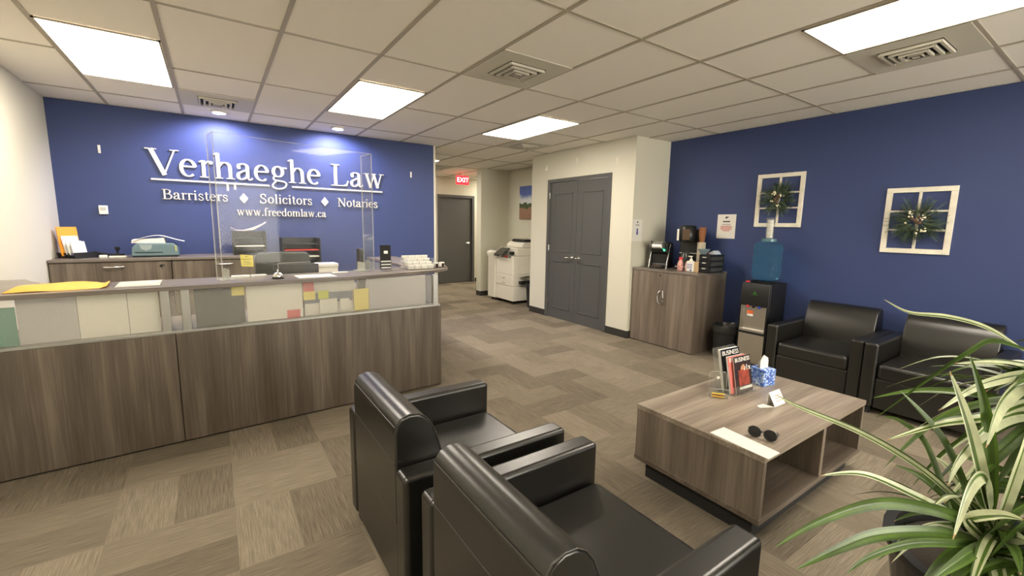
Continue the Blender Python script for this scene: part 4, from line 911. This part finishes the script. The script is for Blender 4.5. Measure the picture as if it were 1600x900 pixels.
# waste bins
def bin_(x, y, r_, h_, lab):
    t = thing('waste_bin', lab, 'waste bin', (x, y, 0))
    obj('bin', MB().lathe([(.0001, 0), (r_*.78, 0), (r_, h_), (r_*1.03, h_), (r_*1.03, h_+.012), (r_*.96, h_+.012), (r_*.75, .01), (.0001, .01)], n=28), M_blackm, t, smooth=True)
    rn = random.Random(4); P = []; n = 28; vs = []; fs = []
    for k, (rr, z) in enumerate(((r_*.86, h_-.10), (r_*.95, h_+.016), (r_*1.01, h_+.03), (r_*1.06, h_+.004), (r_*1.05, h_-.05))):
        for i in range(n): a = 2*math.pi*i/n; q = rr+rn.uniform(-.003, .004); vs.append((q*math.cos(a), q*math.sin(a), z+rn.uniform(-.010, .012)))
    for k in range(4):
        for i in range(n): j = (i+1) % n; fs.append((k*n+i, k*n+j, (k+1)*n+j, (k+1)*n+i))
    obj('liner', MB().add(vs, fs), M_bag, t, smooth=True)
bin_(4.80, 2.655, .145, .345, 'round black waste bin between the storage cabinet and the water cooler')
bin_(4.72, 6.24, .13, .40, 'black waste bin on the floor beside the copier')

# ------------------------------------------------------------------ water cooler
WX, WY = 4.70, 2.325
t = thing('water_cooler', 'black and stainless water cooler against the navy wall', 'water cooler', (WX, WY, 0), R(-90))
obj('body', MB().box(-.148, .148, .03, .36, .015, .90).box(-.148, -.135, 0, .03, .015, .66).box(.135, .148, 0, .03, .015, .66), M_black, t, bevel=.006)
obj('upper_panel', MB().prism([(.0, .655), (.03, .655), (.03, .898), (.016, .898), (-.004, .80)], -.147, .147, 0), M_black, t, bevel=.006)
al = MB(); al.box(-.132, .132, .024, .029, .40, .65); al.box(-.132, -.124, -.002, .024, .40, .65); al.box(.124, .132, -.002, .024, .40, .65); al.box(-.132, .132, -.004, .024, .375, .40)
obj('dispensing_niche', al, M_steel, t, bevel=.002)['label'] = 'stainless dispensing recess'
obj('niche_trim', MB().box(-.135, .135, -.012, .0, .352, .376), M_black, t, bevel=.003)
obj('warning_label', MB().box(-.075, -.01, .0215, .0238, .565, .60), mat('orange_label', (.75, .16, .05), .5), t); obj('warning_label', MB().box(-.075, -.01, .0215, .0238, .54, .562), M_paper, t)
obj('door_panel', MB().box(-.134, .134, .0, .03, .03, .35), M_steel, t, bevel=.003)['label'] = 'stainless lower door'
for x, c in ((-.06, M_redn), (0, M_black), (.06, M_btext)): obj('tap', MB().box(x-.012, x+.012, -.012, .002, .635, .66), c, t, bevel=.002)
obj('tap_button', MB().box(-.115, -.085, .015, .045, .90, .915), M_redn, t, bevel=.003)
obj('leaf_emblem', MB().box(-.035, .03, -.0035, -.0015, .775, .781).prism([(-.02, .79), (.0, .812), (.018, .79)], -.0045, -.002, 1), mat('green_print', (.03, .18, .02), .5), t)
obj('bottle_collar', MB().lathe([(.12, .9005), (.125, .9005), (.13, .915), (.10, .922), (.09, .915)], (0, .19, 0), 28), M_black, t, smooth=True)
bt = thing('water_bottle', 'blue ribbed water bottle upside down on the cooler', 'water bottle', (WX+.19, WY, .90))
pf = [(.03, .018), (.06, .022), (.115, .030), (.135, .055), (.138, .085), (.132, .10), (.138, .118), (.138, .175), (.130, .19), (.130, .20), (.138, .215), (.138, .285), (.130, .30), (.130, .31), (.138, .325), (.136, .385), (.120, .42), (.09, .432), (.0001, .434)]
obj('shell', MB().lathe(pf, n=36), M_water, bt, smooth=True)
t = thing('cup_tube', 'clear tube of white cups standing on top of the water bottle', 'cup dispenser', (WX+.19, WY, 1.336))
obj('base_ring', MB().lathe([(.0001, 0), (.072, 0), (.072, .03), (.05, .036), (.0001, .036)]), mat('smoke_blue_plastic', (.10, .20, .24), .25), t, smooth=True)
b2 = MB()
for k in range(12): b2.lathe([(.026, .038+k*.016), (.034, .050+k*.016), (.030, .052+k*.016)], n=20)
obj('cups', b2, M_paper, t, smooth=True); obj('tube', MB().lathe([(.042, .036), (.042, .25), (.040, .25), (.040, .036)], n=24), M_acr, t, smooth=True)

# ------------------------------------------------------------------ copier
t = thing('copier', 'large white floor-standing copier in the alcove', 'copier', (4.53, 6.60, 0), R(-90))
# local x = -world y, y = world x ; front faces the viewer side
obj('body', MB().box(-.60, -.0, .0, .62, .34, .90), M_offw, t, bevel=.010)
obj('paper_cabinet', MB().box(-.60, .0, -.004, .62, .06, .335), M_offw, t, bevel=.008)
obj('bypass_tray', MB().prism([(.0, .50), (.02, .50), (.16, .545), (.16, .552), (.0, .52)], .14, .46, 1), M_offw2, t, bevel=.002)
obj('side_door', MB().box(.0, .012, .10, .55, .56, .72), M_offw, t, bevel=.004)
obj('lower_box', MB().box(.001, .09, .12, .4, .38, .44), M_black, t, bevel=.004)
for z in (.345, .44): obj('paper_drawer', MB().box(-.58, -.03, -.010, .002, z, z+.088), M_offw, t, bevel=.003)
for z in (.375, .465): obj('drawer_grip', MB().box(-.36, -.26, -.014, -.009, z, z+.022), M_offw2, t)
obj('front_door', MB().box(-.58, -.02, -.008, .002, .55, .84), M_offw, t, bevel=.004)
obj('output_bay', MB().box(-.42, -.08, -.004, .05, .86, .93), mat('bay_grey', (.22, .21, .19), .6), t, bevel=.003)
obj('ink_label', MB().box(-.30, -.2, -.006, -.003, .87, .90), M_redn, t)
obj('scanner', MB().box(-.58, .0, .08, .62, .90, 1.05), M_offw, t, bevel=.012)
obj('feeder', MB().prism([(.20, 1.052), (.60, 1.052), (.60, 1.13), (.50, 1.17), (.26, 1.16), (.20, 1.10)], -.55, -.02, 0), M_offw, t, bevel=.02)
obj('feeder_tray', MB().prism([(-.40, 1.165), (-.0, 1.165), (.0, 1.20), (-.36, 1.215), (-.43, 1.19)], .24, .55, 1), M_black, t, bevel=.006)
obj('control_panel', MB().prism([(-.12, .93), (-.10, .92), (.07, 1.03), (.05, 1.05)], -.48, -.22, 0), M_screen, t, bevel=.004)
obj('keypad', MB().box(-.12, -.05, -.02, .05, .93, .985), M_black, t, bevel=.003)
obj('finisher', MB().prism([(-.03, .055), (.50, .055), (.50, .97), (.05, .99), (-.06, .95), (-.06, .90), (-.03, .84)], -.86, -.605, 0), M_offw, t, bevel=.010)
obj('finisher_tray', MB().prism([(.0, .992), (.35, .975), (.35, .985), (.0, 1.002)], -.84, -.63, 0), M_offw2, t, bevel=.002)
obj('output_shelf', MB().prism([(-.06, .90), (-.04, .88), (.06, .985), (.04, .995)], -.60, -.45, 0), M_black, t, bevel=.003)
for x in (-.80, -.56, -.05):
    for y in (.06, .42): obj('caster', MB().cyl((x-.015, y, .03), .03, .03, 14, 0), M_black, t, smooth=True)

# ------------------------------------------------------------------ potted plant
t = thing('potted_plant', 'large variegated dracaena with long striped leaves in a black pot', 'potted plant', (1.92, .09, 0))
O = Vector((1.92, .09, 0))
obj('pot', MB().lathe([(.0001, 0), (.22, 0), (.25, .03), (.315, .44), (.33, .455), (.33, .48), (.30, .48), (.295, .42), (.0001, .42)], n=40), M_black, t, smooth=True)
obj('soil', MB().lathe([(.0001, .440), (.12, .436), (.29, .428), (.293, .4205)], n=32), M_soil, t, smooth=True)
st = MB(); st.tube([(-.16, .03, .42), (-.19, .05, .50), (-.21, .063, .58), (-.215, .06, .66)], [.022, .020, .018, .015], 10)
st.tube([(.02, -.02, .42), (.03, -.02, .6), (.02, -.03, .80), (.03, -.03, .98)], [.026, .024, .022, .016], 10)
st.tube([(-.05, -.10, .42), (-.06, -.11, .55), (-.05, -.10, .70)], [.022, .018, .015], 10)
obj('stem', st, M_stem, t, smooth=True)
LV = [
    ([(1.975, 0.183, 1.114), (1.929, 0.261, 1.174), (1.875, 0.339, 1.199), (1.803, 0.414, 1.207), (1.766, 0.47, 1.243)], 0.013, 2),
    ([(1.689, 0.164, 0.654), (1.646, 0.219, 0.729), (1.588, 0.296, 0.809), (1.491, 0.401, 0.888), (1.37, 0.519, 0.951), (1.326, 0.566, 0.981)], 0.019, 2),
    ([(1.688, 0.162, 0.637), (1.602, 0.207, 0.7), (1.465, 0.277, 0.78), (1.34, 0.349, 0.841), (1.226, 0.403, 0.847)], 0.020, 2),
    ([(1.688, 0.162, 0.64), (1.52, 0.208, 0.74), (1.342, 0.268, 0.804), (1.215, 0.309, 0.823), (1.073, 0.354, 0.806), (0.967, 0.384, 0.775)], 0.028, 0),
    ([(1.694, 0.155, 0.619), (1.462, 0.218, 0.708), (1.266, 0.284, 0.742), (1.138, 0.322, 0.736), (1.024, 0.359, 0.712)], 0.028, 0),
    ([(1.687, 0.161, 0.628), (1.607, 0.205, 0.779), (1.532, 0.258, 0.934), (1.445, 0.325, 1.05)], 0.038, 3),
    ([(1.7, 0.166, 0.706), (1.618, 0.181, 0.825), (1.542, 0.212, 0.985), (1.486, 0.249, 1.119)], 0.034, 2),
    ([(1.704, 0.163, 0.706), (1.676, 0.172, 0.791), (1.653, 0.18, 0.888), (1.623, 0.199, 1.016), (1.586, 0.234, 1.148)], 0.032, 3),
    ([(1.9, 0.176, 1.132), (1.866, 0.238, 1.147), (1.836, 0.276, 1.107), (1.797, 0.337, 1.021), (1.721, 0.436, 0.868)], 0.013, 3),
    ([(1.956, 0.127, 1.07), (1.851, 0.166, 1.091), (1.748, 0.214, 1.107), (1.664, 0.271, 1.102)], 0.024, 2),
    ([(1.955, 0.125, 1.052), (1.819, 0.16, 1.076), (1.639, 0.219, 1.06), (1.51, 0.262, 1.005)], 0.028, 2),
    ([(2.036, 0.134, 1.074), (1.818, 0.158, 1.055), (1.672, 0.177, 1.013), (1.575, 0.178, 0.922)], 0.042, 2),
    ([(1.951, 0.117, 0.988), (1.814, 0.151, 0.999), (1.664, 0.2, 0.977), (1.534, 0.262, 0.964), (1.418, 0.334, 0.918)], 0.026, 2),
    ([(1.694, 0.155, 0.619), (1.547, 0.188, 0.728), (1.559, 0.138, 0.771), (1.569, 0.096, 0.777)], 0.026, 2),
    ([(1.705, 0.149, 0.628), (1.656, 0.14, 0.738), (1.628, 0.129, 0.848), (1.614, 0.12, 0.954), (1.614, 0.122, 1.036)], 0.036, 2),
    ([(1.704, 0.163, 0.706), (1.609, 0.176, 0.83), (1.507, 0.184, 0.829), (1.397, 0.183, 0.741)], 0.028, 2),
    ([(1.694, 0.154, 0.616), (1.502, 0.187, 0.683), (1.316, 0.236, 0.731), (1.172, 0.274, 0.736), (1.092, 0.289, 0.721)], 0.018, 3),
    ([(1.947, 0.109, 0.925), (1.812, 0.146, 0.966), (1.665, 0.184, 0.957), (1.548, 0.215, 0.887), (1.489, 0.22, 0.825)], 0.032, 2),
    ([(1.694, 0.155, 0.619), (1.765, 0.132, 0.701), (1.834, 0.095, 0.754)], 0.030, 1),
    ([(1.949, 0.113, 0.961), (1.748, 0.154, 0.902), (1.628, 0.187, 0.831), (1.539, 0.197, 0.749)], 0.030, 0),
    ([(1.694, 0.155, 0.619), (1.532, 0.164, 0.666), (1.422, 0.178, 0.671), (1.303, 0.197, 0.664)], 0.030, 1),
    ([(1.716, 0.14, 0.62), (1.62, 0.109, 0.7), (1.502, 0.076, 0.755)], 0.030, 2),
    ([(1.629, 0.199, 0.618), (1.72, 0.307, 0.822), (1.725, 0.373, 0.875), (1.74, 0.424, 0.873)], 0.014, 3),
]
def crv3(pts, n=7):
    out = []; P = [pts[0]]+list(pts)+[pts[-1]]
    for k in range(1, len(P)-2):
        p0, p1, p2, p3 = P[k-1], P[k], P[k+1], P[k+2]
        for q in range(n):
            u_ = q/n; out.append(.5*((2*p1)+(-p0+p2)*u_+(2*p0-5*p1+4*p2-p3)*u_*u_+(-p0+3*p1-3*p2+p3)*u_**3))
    out.append(pts[-1]); return out
def leaf_ribbon(mb, pts, w, kind, rnd, face=None):
    P = crv3([Vector(p) for p in pts]); n = len(P); vs = []; roll = rnd.uniform(-.5, .5)
    for k, p in enumerate(P):
        tg = (P[min(k+1, n-1)]-P[max(k-1, 0)]).normalized(); side = tg.cross(Vector((0, 0, 1)))
        if side.length < .15: side = tg.cross(Vector((.5, .8, 0)))
        if face is not None:
            side = tg.cross(face)
        side.normalize(); nr = side.cross(tg).normalized(); u_ = k/(n-1)
        side = (side*math.cos(roll)+nr*math.sin(roll)); nr = side.cross(tg).normalized()
        hw = w/2*min(1, .45+u_*3)*(1-max(0, (u_-.45)/.55)**1.6)+.0006
        for s_ in (-1, -.62, -.12, .12, .62, 1): vs.append(p+side*hw*s_+nr*(abs(s_)*hw*.35))
    o = len(mb.v); mb.v += [tuple(v-O) for v in vs]
    pat = {0: (0, 1, 0, 1, 0), 1: (1, 0, 1, 0, 0), 2: rnd.choice([(2, 2, 1, 2, 2), (2, 1, 2, 2, 0), (2, 2, 2, 1, 2), (2, 0, 1, 2, 2)]), 3: (1, 0, 0, 0, 1)}[kind]
    for k in range(n-1):
        for c in range(5):
            q = o+k*6+c; mb.f.append((q, q+1, q+7, q+6)); m_i = pat[c]
            if k > n-3 and kind in (1, 2): m_i = 3
            mb.m.append(m_i)
lf = MB(); rnd = random.Random(11)
for pts, w, kind in LV: leaf_ribbon(lf, pts, w, kind, rnd, Vector((-.55, -.70, .46)).normalized())
def rosette(c, n, L0, L1, seed, zlo, zhi, w0=.022, w1=.036, kinds=(0, 1, 2, 2, 3), amin=0, amax=6.283):
    rn = random.Random(seed); c = Vector(c)
    for k in range(n):
        a = rn.uniform(amin, amax); L_ = rn.uniform(L0, L1); e_ = rn.uniform(zlo, zhi); d = Vector((math.cos(a), math.sin(a), 0)); droop = rn.uniform(.25, .75)*L_
        b0 = c+Vector((0, 0, rn.uniform(-.06, .05)))
        pts = [b0]
        for u_ in (.25, .5, .75, 1): pts.append(b0+d*(L_*u_*math.cos(e_)*(1-.12*u_))+Vector((0, 0, L_*u_*math.sin(e_)-droop*u_**2.3)))
        if min(p.x*.558+p.y*.818-(p.z-1.457)*.141 for p in pts) < .62: continue
        if any(p.z > 1.19 for p in pts) or any(1.0 < p.x < 3.3 and p.y > .80 and p.z < .55 for p in pts): continue
        if any(p.x < 1.42 for p in pts) and rn.random() < .85: continue
        leaf_ribbon(lf, pts, rn.uniform(w0, w1), rn.choice(kinds), rn)
rosette((1.705, .15, .62), 46, .18, .42, 1, -.1, 1.1)
rosette((1.95, .06, .98), 85, .25, .55, 2, -.3, 1.0, w0=.024, w1=.042, kinds=(0, 1, 2, 2, 2, 3))
rosette((1.87, -.01, .72), 50, .22, .48, 3, -.2, 1.1, kinds=(0, 1, 3, 2))
rosette((1.80, .06, .60), 40, .15, .34, 7, -.3, .5, kinds=(0, 1, 3))
obj('leaves', lf, [M_leafd, M_leaf, M_leafc, M_leaft], t)
